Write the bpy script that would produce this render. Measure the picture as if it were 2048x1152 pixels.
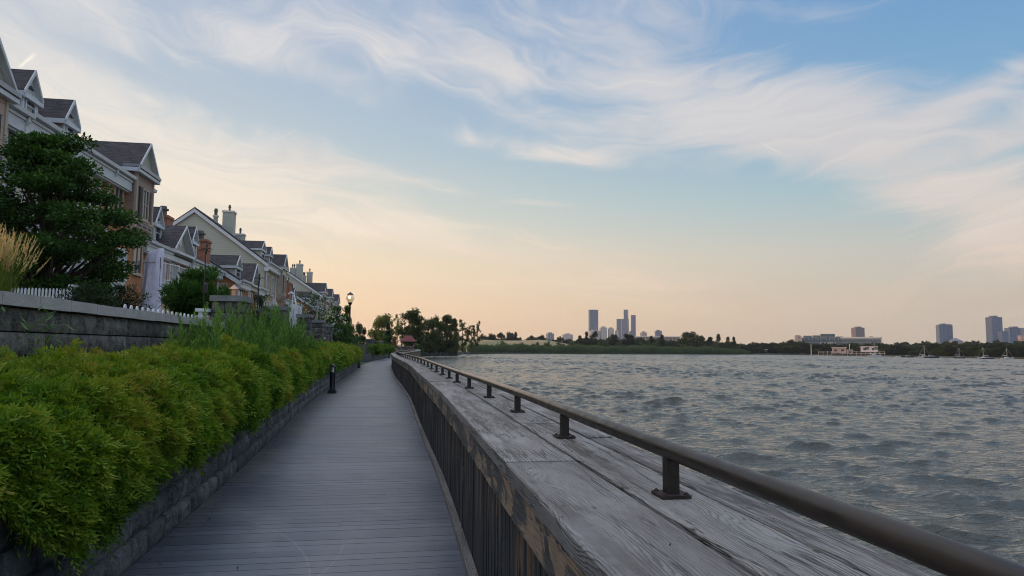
import bpy, math, random
import numpy as np
from math import sin, cos, radians, atan, pi, sqrt, atan2, exp
from mathutils import Vector, Matrix

sc = bpy.context.scene
for o in list(bpy.data.objects): bpy.data.objects.remove(o)
COL = sc.collection
random.seed(7); rng = np.random.default_rng(7)

def lin(r, g, b):
    f = lambda c: (c/255/12.92) if c/255 <= .04045 else ((c/255+.055)/1.055)**2.4
    return (f(r), f(g), f(b), 1.0)

# ------------------------------------------------------------------ camera
# world: +Y runs along the boardwalk, +X towards the water, z=0 the deck
CZ = 1.55; FPX = 1400.0
YAW, PITCH, ROLL = atan(224/1400), atan(119/1400), radians(.4)
def view_ray(px, py):
    x, y = (px-1024)/FPX, (576-py)/FPX
    x, y = cos(ROLL)*x - sin(ROLL)*y, sin(ROLL)*x + cos(ROLL)*y
    X, Y, Z = x, cos(PITCH)-y*sin(PITCH), sin(PITCH)+y*cos(PITCH)
    return Vector((X*cos(YAW)+Y*sin(YAW), -X*sin(YAW)+Y*cos(YAW), Z))
fwd = view_ray(1024, 576)
rgt = (view_ray(2024, 576)-fwd).normalized()
up = (view_ray(1024, -424)-fwd).normalized()
fwd.normalize()
cam_d = bpy.data.cameras.new('camera'); cam = bpy.data.objects.new('camera', cam_d); COL.objects.link(cam)
M = Matrix((rgt, up, -fwd)).transposed().to_4x4(); M.translation = (0, 0, CZ)
cam.matrix_world = M
cam_d.sensor_width = 36; cam_d.lens = 1400/2048*36
cam_d.clip_start = .05; cam_d.clip_end = 30000
sc.camera = cam
def place(px, D, z=0.0):            # plan position of a bearing at a distance along +Y-ish
    r = view_ray(px, 690); k = D/sqrt(r.x*r.x+r.y*r.y)
    return (r.x*k, r.y*k, z)
def zat(px, py, D):                 # height seen at that pixel row at distance D
    r = view_ray(px, py); return CZ + r.z*D/sqrt(r.x*r.x+r.y*r.y)

sc.view_settings.view_transform = 'Standard'; sc.view_settings.look = 'None'
sc.cycles.filter_width = 1.05
sc.view_settings.exposure = 0.0; sc.view_settings.gamma = 1.0

# ------------------------------------------------------------------ node helper
class NT:
    def __init__(s, tree): s.t = tree; s.n = tree.nodes; s.l = tree.links
    def node(s, ty, **kw):
        n = s.n.new(ty)
        for k, v in kw.items(): setattr(n, k, v)
        return n
    def put(s, sock, v):
        if isinstance(v, E): s.l.new(v.o, sock)
        elif isinstance(v, bpy.types.NodeSocket): s.l.new(v, sock)
        else: sock.default_value = v
    def m(s, op, *a, clamp=False):
        n = s.node('ShaderNodeMath', operation=op); n.use_clamp = clamp
        for i, v in enumerate(a): s.put(n.inputs[i], v)
        return E(s, n.outputs[0])
    def mix(s, f, a, b, mode='MIX'):
        n = s.node('ShaderNodeMix', data_type='RGBA', blend_type=mode)
        s.put(n.inputs[0], f); s.put(n.inputs[6], a); s.put(n.inputs[7], b)
        return E(s, n.outputs[2])
    def ramp(s, f, stops, interp='LINEAR'):
        n = s.node('ShaderNodeValToRGB'); n.color_ramp.interpolation = interp
        els = n.color_ramp.elements
        while len(els) < len(stops): els.new(.5)
        for e, (p, c) in zip(els, stops): e.position = p; e.color = c if len(c) == 4 else (*c, 1)
        s.put(n.inputs[0], f); return E(s, n.outputs[0])
    def sm(s, f, a, b, lo=0., hi=1.):
        n = s.node('ShaderNodeMapRange', interpolation_type='SMOOTHSTEP')
        for i, v in enumerate((f, a, b, lo, hi)): s.put(n.inputs[i], v)
        return E(s, n.outputs[0])
    def xyz(s, x, y, z=0.):
        n = s.node('ShaderNodeCombineXYZ')
        for i, v in enumerate((x, y, z)): s.put(n.inputs[i], v)
        return E(s, n.outputs[0])
    def sep(s, v):
        n = s.node('ShaderNodeSeparateXYZ'); s.put(n.inputs[0], v)
        return [E(s, n.outputs[i]) for i in range(3)]
    def noise(s, vec, scale=1., detail=3., rough=.55, dist=0.):
        n = s.node('ShaderNodeTexNoise'); s.put(n.inputs['Vector'], vec)
        n.inputs['Scale'].default_value = scale; n.inputs['Detail'].default_value = detail
        n.inputs['Roughness'].default_value = rough; n.inputs['Distortion'].default_value = dist
        return E(s, n.outputs[0])
    def white(s, vec):
        n = s.node('ShaderNodeTexWhiteNoise', noise_dimensions='3D'); s.put(n.inputs[0], vec)
        return E(s, n.outputs[0])
class E:
    def __init__(s, nt, o): s.nt = nt; s.o = o
    def __add__(a, b): return a.nt.m('ADD', a, b)
    __radd__ = __add__
    def __sub__(a, b): return a.nt.m('SUBTRACT', a, b)
    def __rsub__(a, b): return a.nt.m('SUBTRACT', b, a)
    def __mul__(a, b): return a.nt.m('MULTIPLY', a, b)
    __rmul__ = __mul__
    def __truediv__(a, b): return a.nt.m('DIVIDE', a, b)

# ------------------------------------------------------------------ sky
world = bpy.data.worlds.new("World"); sc.world = world; world.use_nodes = True
def build_sky():
    nt = NT(world.node_tree); nt.n.clear()
    tc = nt.node('ShaderNodeTexCoord')
    x, y, z = nt.sep(E(nt, tc.outputs['Generated']))
    az = nt.m('ARCTAN2', x, y); el = nt.m('ARCSINE', z)
    eld = el*(180/pi)
    q = nt.m('POWER', nt.m('DIVIDE', nt.m('MAXIMUM', eld, 0.), 90.), .5)
    st = lambda L: [(sqrt(max(e, 0)/90), lin(*c)) for e, c in L]
    A = nt.ramp(q, st([(0, (222,186,154)), (1.2, (232,195,160)), (3.5, (248,214,174)), (6.5, (248,223,188)), (10, (228,221,205)), (16, (196,207,214)), (24, (176,192,214)), (40, (180,188,206)), (90, (176,182,198))]))
    B = nt.ramp(q, st([(0, (166,157,148)), (1.2, (172,163,154)), (3.5, (178,170,160)), (7.5, (178,184,184)), (12, (150,184,200)), (18, (124,170,207)), (26, (104,156,206)), (50, (166,174,190)), (90, (176,182,196))]))
    azd = az*(180/pi)
    warm = nt.sm(nt.m('ABSOLUTE', azd + 62.), 114., 30.)
    base = nt.mix(warm, B, A)
    # low glow where the sun is setting, far left of the frame
    glow = nt.m('EXPONENT', nt.m('MULTIPLY', nt.m('POWER', (azd+75.)/26., 2.) + nt.m('POWER', eld/9., 2.), -1.))
    base = nt.mix(glow*.8, base, (1.5, .82, .40, 1))
    # cirrus : long soft bands, sinking to the right on the left side and rising on the right
    h = nt.m('MAXIMUM', el, 0.)
    U = az*1.0
    V = nt.m('LOGARITHM', nt.m('MAXIMUM', h + .21 - nt.m('MULTIPLY', az - .42, az - .42)*.13, .04), math.e)
    w1 = nt.noise(nt.xyz(U*1.6, V*1.5, 3.), 1., 3., .5); w2 = nt.noise(nt.xyz(U*2.2, V*2.2, 9.), 1.3, 3., .5)
    U2 = U + (w1-.5)*.9; V2 = V + (w2-.5)*.55
    n1 = nt.noise(nt.xyz(U2*1.5, V2*3.4, 0.), 1.0, 6., .58, .2)
    n2 = nt.noise(nt.xyz(U2*3.0, V2*10., 4.), 1.0, 6., .62, .5)
    n3 = nt.noise(nt.xyz(U2*7., V2*30., 7.), 1.0, 6., .66, .6)
    n4 = nt.noise(nt.xyz(U2*5., V2*9., 17.), 1.3, 7., .62, .4)
    u0, v0, al2, ac2 = U2*3., V2*3., U2*3., V2*5.
    tex = n1*.42 + n2*.27 + n3*.09 + n4*.22
    # where the photo shows more or less cloud (sky azimuth / elevation blobs)
    bias = None
    blobs = [  # px, py, half width px, half height px, tilt deg, weight
        (430, 60, 420, 75, 12, .13), (150, 150, 260, 90, 8, .14), (240, 300, 330, 60, 6, .10), (820, 60, 260, 60, 14, .07),
        (1080, 305, 230, 22, 9, .17), (1400, 215, 260, 62, 4, .17), (1250, 130, 170, 40, 16, .07), (1620, 240, 170, 50, -4, .09), (1760, 310, 230, 75, 26, .20), (1880, 385, 190, 28, 12, .10), (640, 440, 260, 12, 10, .12), (1090, 407, 110, 9, 4, .14), (300, 420, 160, 14, 8, .08),
        (1950, 190, 190, 26, -22, .16), (2010, 265, 120, 25, -14, .08), (2010, 470, 110, 90, -30, .18), (1260, 55, 230, 36, 10, .07), (1620, 130, 170, 26, 14, .07), (760, 455, 330, 26, 9, .12), (960, 385, 220, 16, 8, .10),
        (500, 330, 260, 40, 4, .06), (640, 420, 200, 22, 6, .08),
        (1860, 80, 260, 80, 10, -.13), (1700, 40, 200, 18, 16, .07), (600, 215, 230, 40, 12, -.17), (330, 160, 160, 22, 10, -.12), (900, 200, 160, 40, 14, -.10), (1280, 400, 420, 75, 0, -.16), (860, 230, 160, 70, 10, -.05),
        (1560, 90, 170, 40, 8, -.07), (1180, 215, 120, 26, 12, -.10), (950, 150, 180, 50, 15, .05), (1650, 520, 300, 60, 0, -.10), (500, 560, 500, 60, 3, -.04)]
    for (bx, by, hw, hh, tl, wt) in blobs:
        r = view_ray(bx, by); a0 = atan2(r.x, r.y); e0 = math.asin(r.z/r.length)
        t = radians(tl); k = cos(e0)
        da = (az - a0)*k; de = el - e0
        p = (da*cos(t) - de*sin(t))*(1/(hw/1400)); qv = (da*sin(t) + de*cos(t))*(1/(hh/1400))
        g = nt.m('EXPONENT', (p*p + qv*qv)*-.9)*wt
        bias = g if bias is None else bias + g
    d = nt.sm(tex + bias*.95, .435, .70)
    lowfade = nt.sm(eld, .8, 6.)
    d = d*lowfade
    cA = nt.ramp(q, st([(0, (244,208,176)), (5, (250,222,190)), (10, (243,230,212)), (18, (240,233,226)), (30, (234,230,230)), (90, (196,198,208))]))
    cB = nt.ramp(q, st([(0, (200,180,165)), (5, (212,192,180)), (10, (212,202,198)), (18, (208,207,212)), (30, (196,202,214)), (90, (190,194,206))]))
    cc = nt.mix(warm, cB, cA)
    col = nt.mix(d*.88, base, cc)
    wisps = nt.sm(n3*.5 + n2*.5 + bias*.4, .50, .80)*lowfade
    col = nt.mix(wisps*.32, col, nt.mix(.35, cc, (1, .97, .93, 1)))
    # thin grey-violet shading inside the denser cloud
    sh = nt.noise(nt.xyz(al2*.5+5, ac2*1.6, 1.), 1.5, 5., .6)
    col = nt.mix(nt.sm(sh, .5, .75)*d*.35, col, (.42, .46, .56, 1))
    # short bright contrail near the left edge
    for (p0, p1, wd, amt) in [((38, 135), (74, 104), .0016, .9), ((1522, 286), (1572, 312), .0012, .18)]:
        r0, r1 = view_ray(*p0), view_ray(*p1)
        a0, e0 = atan2(r0.x, r0.y), math.asin(r0.z/r0.length); a1, e1 = atan2(r1.x, r1.y), math.asin(r1.z/r1.length)
        L = sqrt((a1-a0)**2+(e1-e0)**2); ux, uy = (a1-a0)/L, (e1-e0)/L
        tt = (az-a0)*ux + (el-e0)*uy; nn = (az-a0)*uy - (el-e0)*ux
        msk = nt.sm(tt, -.002, L*.2)*nt.sm(tt, L*1.05, L*.6)*nt.m('EXPONENT', nt.m('POWER', nn/wd, 2.)*-1.)
        col = nt.mix(msk*amt, col, (1.0, .93, .82, 1))
    sky = nt.node('ShaderNodeTexSky', sky_type='NISHITA'); sky.sun_disc = False
    sky.sun_elevation = radians(5); sky.sun_rotation = radians(-75); sky.air_density = 1.2; sky.dust_density = 2.
    nish = nt.mix(1., E(nt, sky.outputs[0]), (.06, .06, .06, 1), 'MULTIPLY')
    col = nt.mix(.06, col, nish)
    lift = nt.sm(eld, 31., 62.)*1.25 + nt.sm(y, .05, -.5)*.5 + 1.
    lo = nt.m('EXPONENT', nt.m('MAXIMUM', eld, 0.)/-10.)
    col = nt.mix(1., col, nt.xyz(lift + lo*.50, lift + lo*.42, lift + lo*.27), 'MULTIPLY')
    bg = nt.node('ShaderNodeBackground'); nt.put(bg.inputs[0], col); bg.inputs[1].default_value = 1.0
    out = nt.node('ShaderNodeOutputWorld'); nt.l.new(bg.outputs[0], out.inputs[0])
build_sky()
world.cycles.sampling_method = 'MANUAL'; world.cycles.sample_map_resolution = 512

sun_d = bpy.data.lights.new('sun', 'SUN'); sun = bpy.data.objects.new('sun', sun_d); COL.objects.link(sun)
sun_d.energy = 2.2; sun_d.angle = radians(.6); sun_d.color = (1, .50, .22)
sa, se = radians(-75), radians(5)
sun.rotation_euler = Vector((sin(sa)*cos(se), cos(sa)*cos(se), sin(se))).to_track_quat('Z', 'Y').to_euler()

# ------------------------------------------------------------------ object helpers
def tag(o, label=None, cat=None, group=None, kind=None):
    if label: o['label'] = label
    if cat: o['category'] = cat
    if group: o['group'] = group
    if kind: o['kind'] = kind
    return o
def thing(name, loc, label, cat, group=None, rz=0):
    o = bpy.data.objects.new(name, None); COL.objects.link(o); o.location = loc
    o.rotation_euler = (0, 0, rz); o.empty_display_size = .3
    return tag(o, label, cat, group)
def wloc(o):  # world location of an unrotated chain
    v = Vector((0, 0, 0))
    while o: v = v + o.location; o = o.parent
    return v
def link_mesh(me, name, mat, parent=None, smooth=False):
    o = bpy.data.objects.new(name, me); COL.objects.link(o)
    if mat: me.materials.append(mat)
    if parent: o.parent = parent
    if smooth: me.polygons.foreach_set('use_smooth', [True]*len(me.polygons))
    return o
def mesh_np(name, V, Q, mat, parent=None, UV=None, smooth=False, off=None):
    """numpy verts (n,3), quads (m,4), per-corner uv (m*4,2)"""
    V = np.asarray(V, np.float32)
    p = wloc(parent) if parent else Vector((0, 0, 0))
    if off is not None: p = Vector(off)
    V = V - np.array([p.x, p.y, p.z], np.float32)
    me = bpy.data.meshes.new(name); n, m = len(V), len(Q); k = Q.shape[1]
    me.vertices.add(n); me.vertices.foreach_set('co', V.ravel())
    me.loops.add(m*k); me.loops.foreach_set('vertex_index', Q.astype(np.int32).ravel())
    me.polygons.add(m); me.polygons.foreach_set('loop_start', np.arange(0, m*k, k, dtype=np.int32))
    me.polygons.foreach_set('loop_total', np.full(m, k, np.int32))
    if UV is not None:
        l = me.uv_layers.new(name='UVMap'); l.data.foreach_set('uv', np.asarray(UV, np.float32).ravel())
    me.update(calc_edges=True); me.validate()
    o = link_mesh(me, name, mat, parent, smooth)
    if off is not None and parent is None: o.location = off
    return o

class MB:
    """collects shapes in world coordinates; build() links them as one mesh object"""
    def __init__(s): s.v = []; s.f = []; s.uv = []
    def face(s, pts, uv=None):
        b = len(s.v); s.v += [tuple(p) for p in pts]; s.f.append(list(range(b, b+len(pts))))
        if uv is None:
            P = [Vector(p) for p in pts]; n = Vector((0, 0, 0))
            for i in range(len(P)):
                a, c = P[i], P[(i+1) % len(P)]
                n += Vector(((a.y-c.y)*(a.z+c.z), (a.z-c.z)*(a.x+c.x), (a.x-c.x)*(a.y+c.y)))
            if n.length < 1e-12: n = Vector((0, 0, 1))
            n.normalize()
            u = Vector((0, 0, 1)).cross(n)
            u = Vector((1, 0, 0)) if u.length < .05 else u.normalized()
            w = n.cross(u)
            uv = [(p.dot(u), p.dot(w)) for p in P]
        s.uv += uv
    def box(s, x0, x1, y0, y1, z0, z1):
        c = [(x0,y0,z0),(x1,y0,z0),(x1,y1,z0),(x0,y1,z0),(x0,y0,z1),(x1,y0,z1),(x1,y1,z1),(x0,y1,z1)]
        for f in ((0,3,2,1),(4,5,6,7),(0,1,5,4),(1,2,6,5),(2,3,7,6),(3,0,4,7)): s.face([c[i] for i in f])
        return s
    def obox(s, c, ux, uy, uz, hx, hy, hz):     # oriented box, half sizes
        c, ux, uy, uz = map(Vector, (c, ux, uy, uz)); P = []
        for k in (-1, 1):
            for a, b in ((-1,-1),(1,-1),(1,1),(-1,1)): P.append(c+ux*hx*a+uy*hy*b+uz*hz*k)
        for f in ((0,3,2,1),(4,5,6,7),(0,1,5,4),(1,2,6,5),(2,3,7,6),(3,0,4,7)): s.face([P[i] for i in f])
        return s
    def prism(s, poly, axis, a, b):             # poly 2D: axis 'x'->(y,z)  'y'->(x,z)  'z'->(x,y)
        f = {'x': lambda p, t: (t, p[0], p[1]), 'y': lambda p, t: (p[0], t, p[1]), 'z': lambda p, t: (p[0], p[1], t)}[axis]
        ar = sum(poly[i][0]*poly[(i+1) % len(poly)][1]-poly[(i+1) % len(poly)][0]*poly[i][1] for i in range(len(poly)))
        if (ar < 0) != (axis == 'y'): poly = poly[::-1]
        A = [f(p, a) for p in poly]; B = [f(p, b) for p in poly]; n = len(poly)
        s.face(A[::-1]); s.face(B)
        for i in range(n): s.face([A[i], A[(i+1) % n], B[(i+1) % n], B[i]])
        return s
    def tube(s, pts, r, n=8, cap=True):
        pts = [Vector(p) for p in pts]; R = r if hasattr(r, '__len__') else [r]*len(pts)
        rings = []; prev = None; L = 0
        for i, p in enumerate(pts):
            d = (pts[min(i+1, len(pts)-1)]-pts[max(i-1, 0)]).normalized()
            if prev is None:
                a = d.orthogonal().normalized() if abs(d.z) > .9 else d.cross(Vector((0, 0, 1))).normalized()
            else: a = (prev - d*prev.dot(d)).normalized()
            prev = a; b = d.cross(a)
            if i: L += (p-pts[i-1]).length
            rings.append(([p+(a*cos(2*pi*k/n)+b*sin(2*pi*k/n))*R[i] for k in range(n)], L))
        for (r0, l0), (r1, l1) in zip(rings, rings[1:]):
            for k in range(n):
                k2 = (k+1) % n
                s.face([r0[k], r0[k2], r1[k2], r1[k]], [(l0, k/n*.2), (l0, (k+1)/n*.2), (l1, (k+1)/n*.2), (l1, k/n*.2)])
        if cap: s.face(rings[0][0][::-1]); s.face(rings[-1][0])
        return s
    def lathe(s, c, prof, n=16):                # prof: (radius, z)
        c = Vector(c)
        for (r0, z0), (r1, z1) in zip(prof, prof[1:]):
            for k in range(n):
                a, b = 2*pi*k/n, 2*pi*(k+1)/n
                P = [c+Vector((r0*cos(a), r0*sin(a), z0)), c+Vector((r0*cos(b), r0*sin(b), z0)),
                     c+Vector((r1*cos(b), r1*sin(b), z1)), c+Vector((r1*cos(a), r1*sin(a), z1))]
                if r0 < 1e-5: P = [P[0], P[2], P[3]]
                elif r1 < 1e-5: P = P[:3]
                s.face(P)
        return s
    def build(s, name, mat, parent=None, smooth=False, loc=None, weld=False):
        p = wloc(parent) if parent else Vector(loc or (0, 0, 0))
        me = bpy.data.meshes.new(name)
        me.from_pydata([(v[0]-p.x, v[1]-p.y, v[2]-p.z) for v in s.v], [], s.f)
        l = me.uv_layers.new(name='UVMap'); l.data.foreach_set('uv', [c for u in s.uv for c in u])
        if weld or smooth:
            import bmesh
            bm = bmesh.new(); bm.from_mesh(me); bmesh.ops.remove_doubles(bm, verts=bm.verts, dist=.0004); bm.to_mesh(me); bm.free()
        me.update()
        o = link_mesh(me, name, mat, parent, smooth)
        if not parent and loc: o.location = loc
        if smooth:
            try: me.set_sharp_from_angle(angle=radians(40))
            except Exception: pass
        return o

# ------------------------------------------------------------------ materials
MATS = {}
def mat(name, fn):
    m = bpy.data.materials.new(name); m.use_nodes = True; nt = NT(m.node_tree)
    b = nt.n['Principled BSDF']; fn(nt, b); MATS[name] = m; return m
def uvof(nt):
    n = nt.node('ShaderNodeUVMap'); return nt.sep(E(nt, n.outputs[0]))
def obj3(nt): return E(nt, nt.node('ShaderNodeTexCoord').outputs['Object'])
def geo3(nt): return E(nt, nt.node('ShaderNodeNewGeometry').outputs['Position'])
def bump(nt, b, h, s=.5, d=.01):
    n = nt.node('ShaderNodeBump'); n.inputs['Strength'].default_value = s; n.inputs['Distance'].default_value = d
    nt.put(n.inputs['Height'], h); nt.l.new(n.outputs[0], b.inputs['Normal'])
def plain(name, col, rough=.6, metal=0., var=.12, scale=3.):
    def fn(nt, b):
        n = nt.noise(geo3(nt), scale, 4., .6)
        nt.put(b.inputs['Base Color'], nt.mix(nt.sm(n, .3, .7), tuple(c*(1-var) for c in col[:3])+(1,), tuple(c*(1+var) for c in col[:3])+(1,)))
        b.inputs['Roughness'].default_value = rough; b.inputs['Metallic'].default_value = metal
    return mat(name, fn)

def f_wood_top(nt, b):
    u, v, _ = uvof(nt)
    big = nt.noise(nt.xyz(u*.55, v*2.2, 0.), 1., 3., .5)
    med = nt.noise(nt.xyz(u*1.6, v*6., 2.), 1., 3., .5)
    fine = nt.noise(nt.xyz(u*5., v*30., 5.), 1., 3., .6)
    # knots: grain bends round the cell centres
    vo = nt.node('ShaderNodeTexVoronoi'); vo.inputs['Scale'].default_value = 1.; nt.put(vo.inputs['Vector'], nt.xyz(u*1.5, v*4.6, 0.)); vo.inputs['Randomness'].default_value = .9
    kd = E(nt, vo.outputs['Distance'])
    kn = nt.m('EXPONENT', kd*kd*-9.)
    f = v*78. + big*7. + med*5. + kn*6.5 + fine*2.4
    ln = nt.m('SINE', f*(2*pi))*.5 + .5
    ln = nt.m('POWER', ln, 2.6)
    amp = nt.sm(nt.noise(nt.xyz(u*1.2, v*8., 8.), 1.5, 4., .65), .30, .66)
    fib = nt.noise(nt.xyz(u*9., v*260., 1.), 1., 3., .65)
    brd = nt.white(nt.xyz(nt.m('FLOOR', u/40.), 1., 2.))
    lines = ln*amp
    c = nt.mix(nt.m('MULTIPLY', lines, .88), (.34, .314, .29, 1), (.032, .027, .023, 1))
    c = nt.mix(nt.sm(fib, .38, .66)*.55, c, (.125, .112, .102, 1))
    st = nt.sm(nt.noise(nt.xyz(u*.55, v*7., 12.), 1.3, 5., .65), .46, .62)
    c = nt.mix(st*.88, c, (.080, .058, .045, 1))
    patch = nt.sm(nt.noise(nt.xyz(u*1.1, v*2.5, 31.), 1.2, 4., .6), .40, .62)
    c = nt.mix(patch*.45, c, nt.mix(1., c, (.45, .42, .42, 1), 'MULTIPLY'))
    c = nt.mix(nt.m('EXPONENT', kd*kd*-160.)*.95, c, (.028, .022, .020, 1))
    crack = nt.sm(nt.m('ABSOLUTE', nt.noise(nt.xyz(u*.7, v*12., 20.), 1., 4., .6)-.5), .026, .0)*nt.sm(nt.noise(nt.xyz(u*.9, v*3., 22.), 1., 2., .5), .44, .52)
    c = nt.mix(crack*.9, c, (.02, .018, .016, 1))
    # nail heads and specks
    v2 = nt.node('ShaderNodeTexVoronoi'); nt.put(v2.inputs['Vector'], nt.xyz(u*4.2, v*9., 0.)); v2.inputs['Scale'].default_value = 1.
    c = nt.mix(nt.sm(E(nt, v2.outputs['Distance']), .080, .060)*.9, c, (.02, .018, .017, 1))
    c = nt.mix(nt.sm(brd, .2, .9)*.55, c, (.11, .10, .097, 1))
    lich = nt.sm(nt.noise(geo3(nt), 2.2, 5., .65), .52, .72)
    c = nt.mix(lich*.22, c, (.42, .42, .43, 1))
    nt.put(b.inputs['Base Color'], c); b.inputs['Roughness'].default_value = .62
    bump(nt, b, (1-lines)*.6 + fib*.35 + (1-crack)*.8 - kn*.0, .75, .006)
mat('weathered_plank', f_wood_top)

def f_clad(nt, b):
    u, v, _ = uvof(nt)
    bid = nt.m('FLOOR', u/.062)
    r = nt.white(nt.xyz(bid, 3., 1.)); r2 = nt.white(nt.xyz(bid, 7., 4.))
    st = nt.noise(nt.xyz(u*70., v*1.6, 0.), 1., 4., .6)
    fn = nt.noise(nt.xyz(u*240., v*5., 2.), 1., 3., .6)
    c = nt.mix(nt.sm(st, .35, .72), (.013, .013, .014, 1), (.070, .062, .058, 1))
    c = nt.mix(r*.30, c, (.020, .030, .040, 1))
    tan = nt.noise(nt.xyz(u*16., v*1.9, 5.), 1., 4., .6)
    hz = nt.sm(v, -.1, 1.0)
    t = nt.sm(tan + hz*.22 + (r2-.5)*.30, .69, .82)
    tc = nt.mix(nt.sm(fn, .35, .65), (.27, .165, .09, 1), (.09, .058, .036, 1))
    c = nt.mix(t*.85, c, tc)
    sil = nt.sm(nt.noise(nt.xyz(u*45., v*1.2, 15.), 1., 3., .6), .62, .72)
    c = nt.mix(sil*.55, c, (.26, .26, .28, 1))
    nt.put(b.inputs['Base Color'], c); b.inputs['Roughness'].default_value = .85
    bump(nt, b, st*.6 + fn*.5, .8, .006)
mat('board_cladding', f_clad)

def f_fascia(nt, b):
    u, v, _ = uvof(nt)
    n = nt.noise(nt.xyz(u*1.7, v*5., 0.), 1., 6., .68, .7)
    fn = nt.noise(nt.xyz(u*5., v*90., 0.), 1., 4., .65)
    c1 = nt.mix(nt.sm(fn, .3, .7), (.40, .28, .18, 1), (.20, .135, .09, 1))
    c2 = nt.mix(nt.sm(fn, .35, .65), (.035, .033, .033, 1), (.11, .10, .095, 1))
    f = nt.sm(n, .49, .56)
    nt.put(b.inputs['Base Color'], nt.mix(f, c2, c1)); b.inputs['Roughness'].default_value = .8
    bump(nt, b, fn*.5 + (1-f)*.5, .7, .006)
mat('peeling_fascia', f_fascia)

def f_deck(nt, b):
    u, v, _ = uvof(nt)     # u across, v along (per-board offset)
    bid = nt.m('FLOOR', v/.14)
    r = nt.white(nt.xyz(bid, 1., 1.))
    g = nt.noise(nt.xyz(u*6., v*180., 0.), 1., 4., .6)
    sp = nt.noise(nt.xyz(u*170., v*170., 0.), 1., 2., .6)
    dirt = nt.noise(nt.xyz(u*.8, v*.35, 3.), 1.4, 5., .62)
    c = nt.mix(nt.sm(r, 0., 1.), (.062, .076, .100, 1), (.100, .117, .146, 1))
    c = nt.mix(nt.sm(g, .3, .7)*.35, c, (.07, .085, .115, 1))
    c = nt.mix(nt.sm(sp, .56, .75)*.35, c, (.28, .29, .31, 1))
    c = nt.mix(nt.sm(sp, .44, .25)*.4, c, (.045, .052, .066, 1))
    c = nt.mix(nt.sm(dirt, .42, .68)*.5, c, (.21, .21, .215, 1))
    fv = nt.m('FRACT', v/.14); fu = nt.m('FRACT', u/.61)
    sc_ = nt.sm(nt.m('SQRT', nt.m('POWER', (fu-.5)*.61, 2.) + nt.m('POWER', (nt.m('ABSOLUTE', fv-.5)-.28)*.14, 2.)), .0065, .004)
    c = nt.mix(sc_*.7, c, (.02, .022, .026, 1))
    spot = nt.sm(nt.noise(nt.xyz(u*1.3, v*.6, 40.), 2.3, 5., .7), .62, .72)
    c = nt.mix(spot*.4, c, (.05, .055, .065, 1))
    edge = nt.sm(u, -1.35, -1.95)
    c = nt.mix(edge*nt.sm(dirt, .3, .6)*.45, c, (.07, .062, .045, 1))
    # scuffed arcs left by wheels
    for (cx, cy, R, w, v0, v1) in [(1.2, 5.2, 2.9, .006, 4.8, 7.7), (-3.4, 8.6, 2.85, .007, 7.8, 10.9), (-.6, 12.3, 3.4, .010, 8.9, 13.2), (-2.7, 9.6, 2.3, .007, 7.8, 9.9)]:
        d = nt.m('SQRT', nt.m('POWER', u-cx, 2.) + nt.m('POWER', v-cy, 2.))
        ring = nt.sm(nt.m('ABSOLUTE', d-R), w*1.6, 0.)*nt.sm(v, v0, v0+.3)*nt.sm(v, v1, v1-.4)*nt.sm(sp, .3, .55)
        c = nt.mix(ring*.20, c, (.42, .44, .48, 1))
    nt.put(b.inputs['Base Color'], c)
    nt.put(b.inputs['Roughness'], nt.sm(dirt, .3, .7, .42, .58))
    bump(nt, b, g*.7 + sp*.4, .35, .004)
mat('composite_board', f_deck)
plain('deck_gap', (.012, .014, .018), .9)

def f_stone(nt, b, c0, c1, lc, la=.4, sc=9.):
    p = geo3(nt); n = nt.noise(p, sc, 7., .72); n2 = nt.noise(p, 1.3, 3., .6); n3 = nt.noise(p, 70., 3., .6)
    c = nt.mix(nt.sm(n, .33, .68), c0, c1)
    c = nt.mix(nt.sm(n3, .55, .72)*.5, c, tuple(x*2.2 for x in c1[:3])+(1,))
    c = nt.mix(nt.sm(n2+n*.3, .62, .80)*la, c, lc)
    u, v, _ = uvof(nt)
    c = nt.mix(nt.sm(nt.white(nt.xyz(nt.m('FLOOR', u/10.), nt.m('FLOOR', v/10.), 0.)), 0., 1.)*.6, c, c0)
    nt.put(b.inputs['Base Color'], c); b.inputs['Roughness'].default_value = .9
    bump(nt, b, n + n3*.4, .9, .02)
mat('split_block', lambda nt, b: f_stone(nt, b, (.030, .030, .031, 1), (.17, .163, .155, 1), (.26, .27, .27, 1), .5))
mat('garden_block', lambda nt, b: f_stone(nt, b, (.020, .020, .020, 1), (.17, .162, .15, 1), (.20, .195, .18, 1), .4, 8.))
mat('coping_stone', lambda nt, b: f_stone(nt, b, (.28, .28, .28, 1), (.42, .41, .40, 1), (.18, .18, .18, 1), .4, 4.))
mat('pier_cap', lambda nt, b: f_stone(nt, b, (.12, .125, .135, 1), (.20, .205, .215, 1), (.09, .09, .09, 1), .4, 4.))
mat('soil', lambda nt, b: f_stone(nt, b, (.018, .014, .010, 1), (.05, .038, .026, 1), (.03, .05, .015, 1), .5, 6.))

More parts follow.
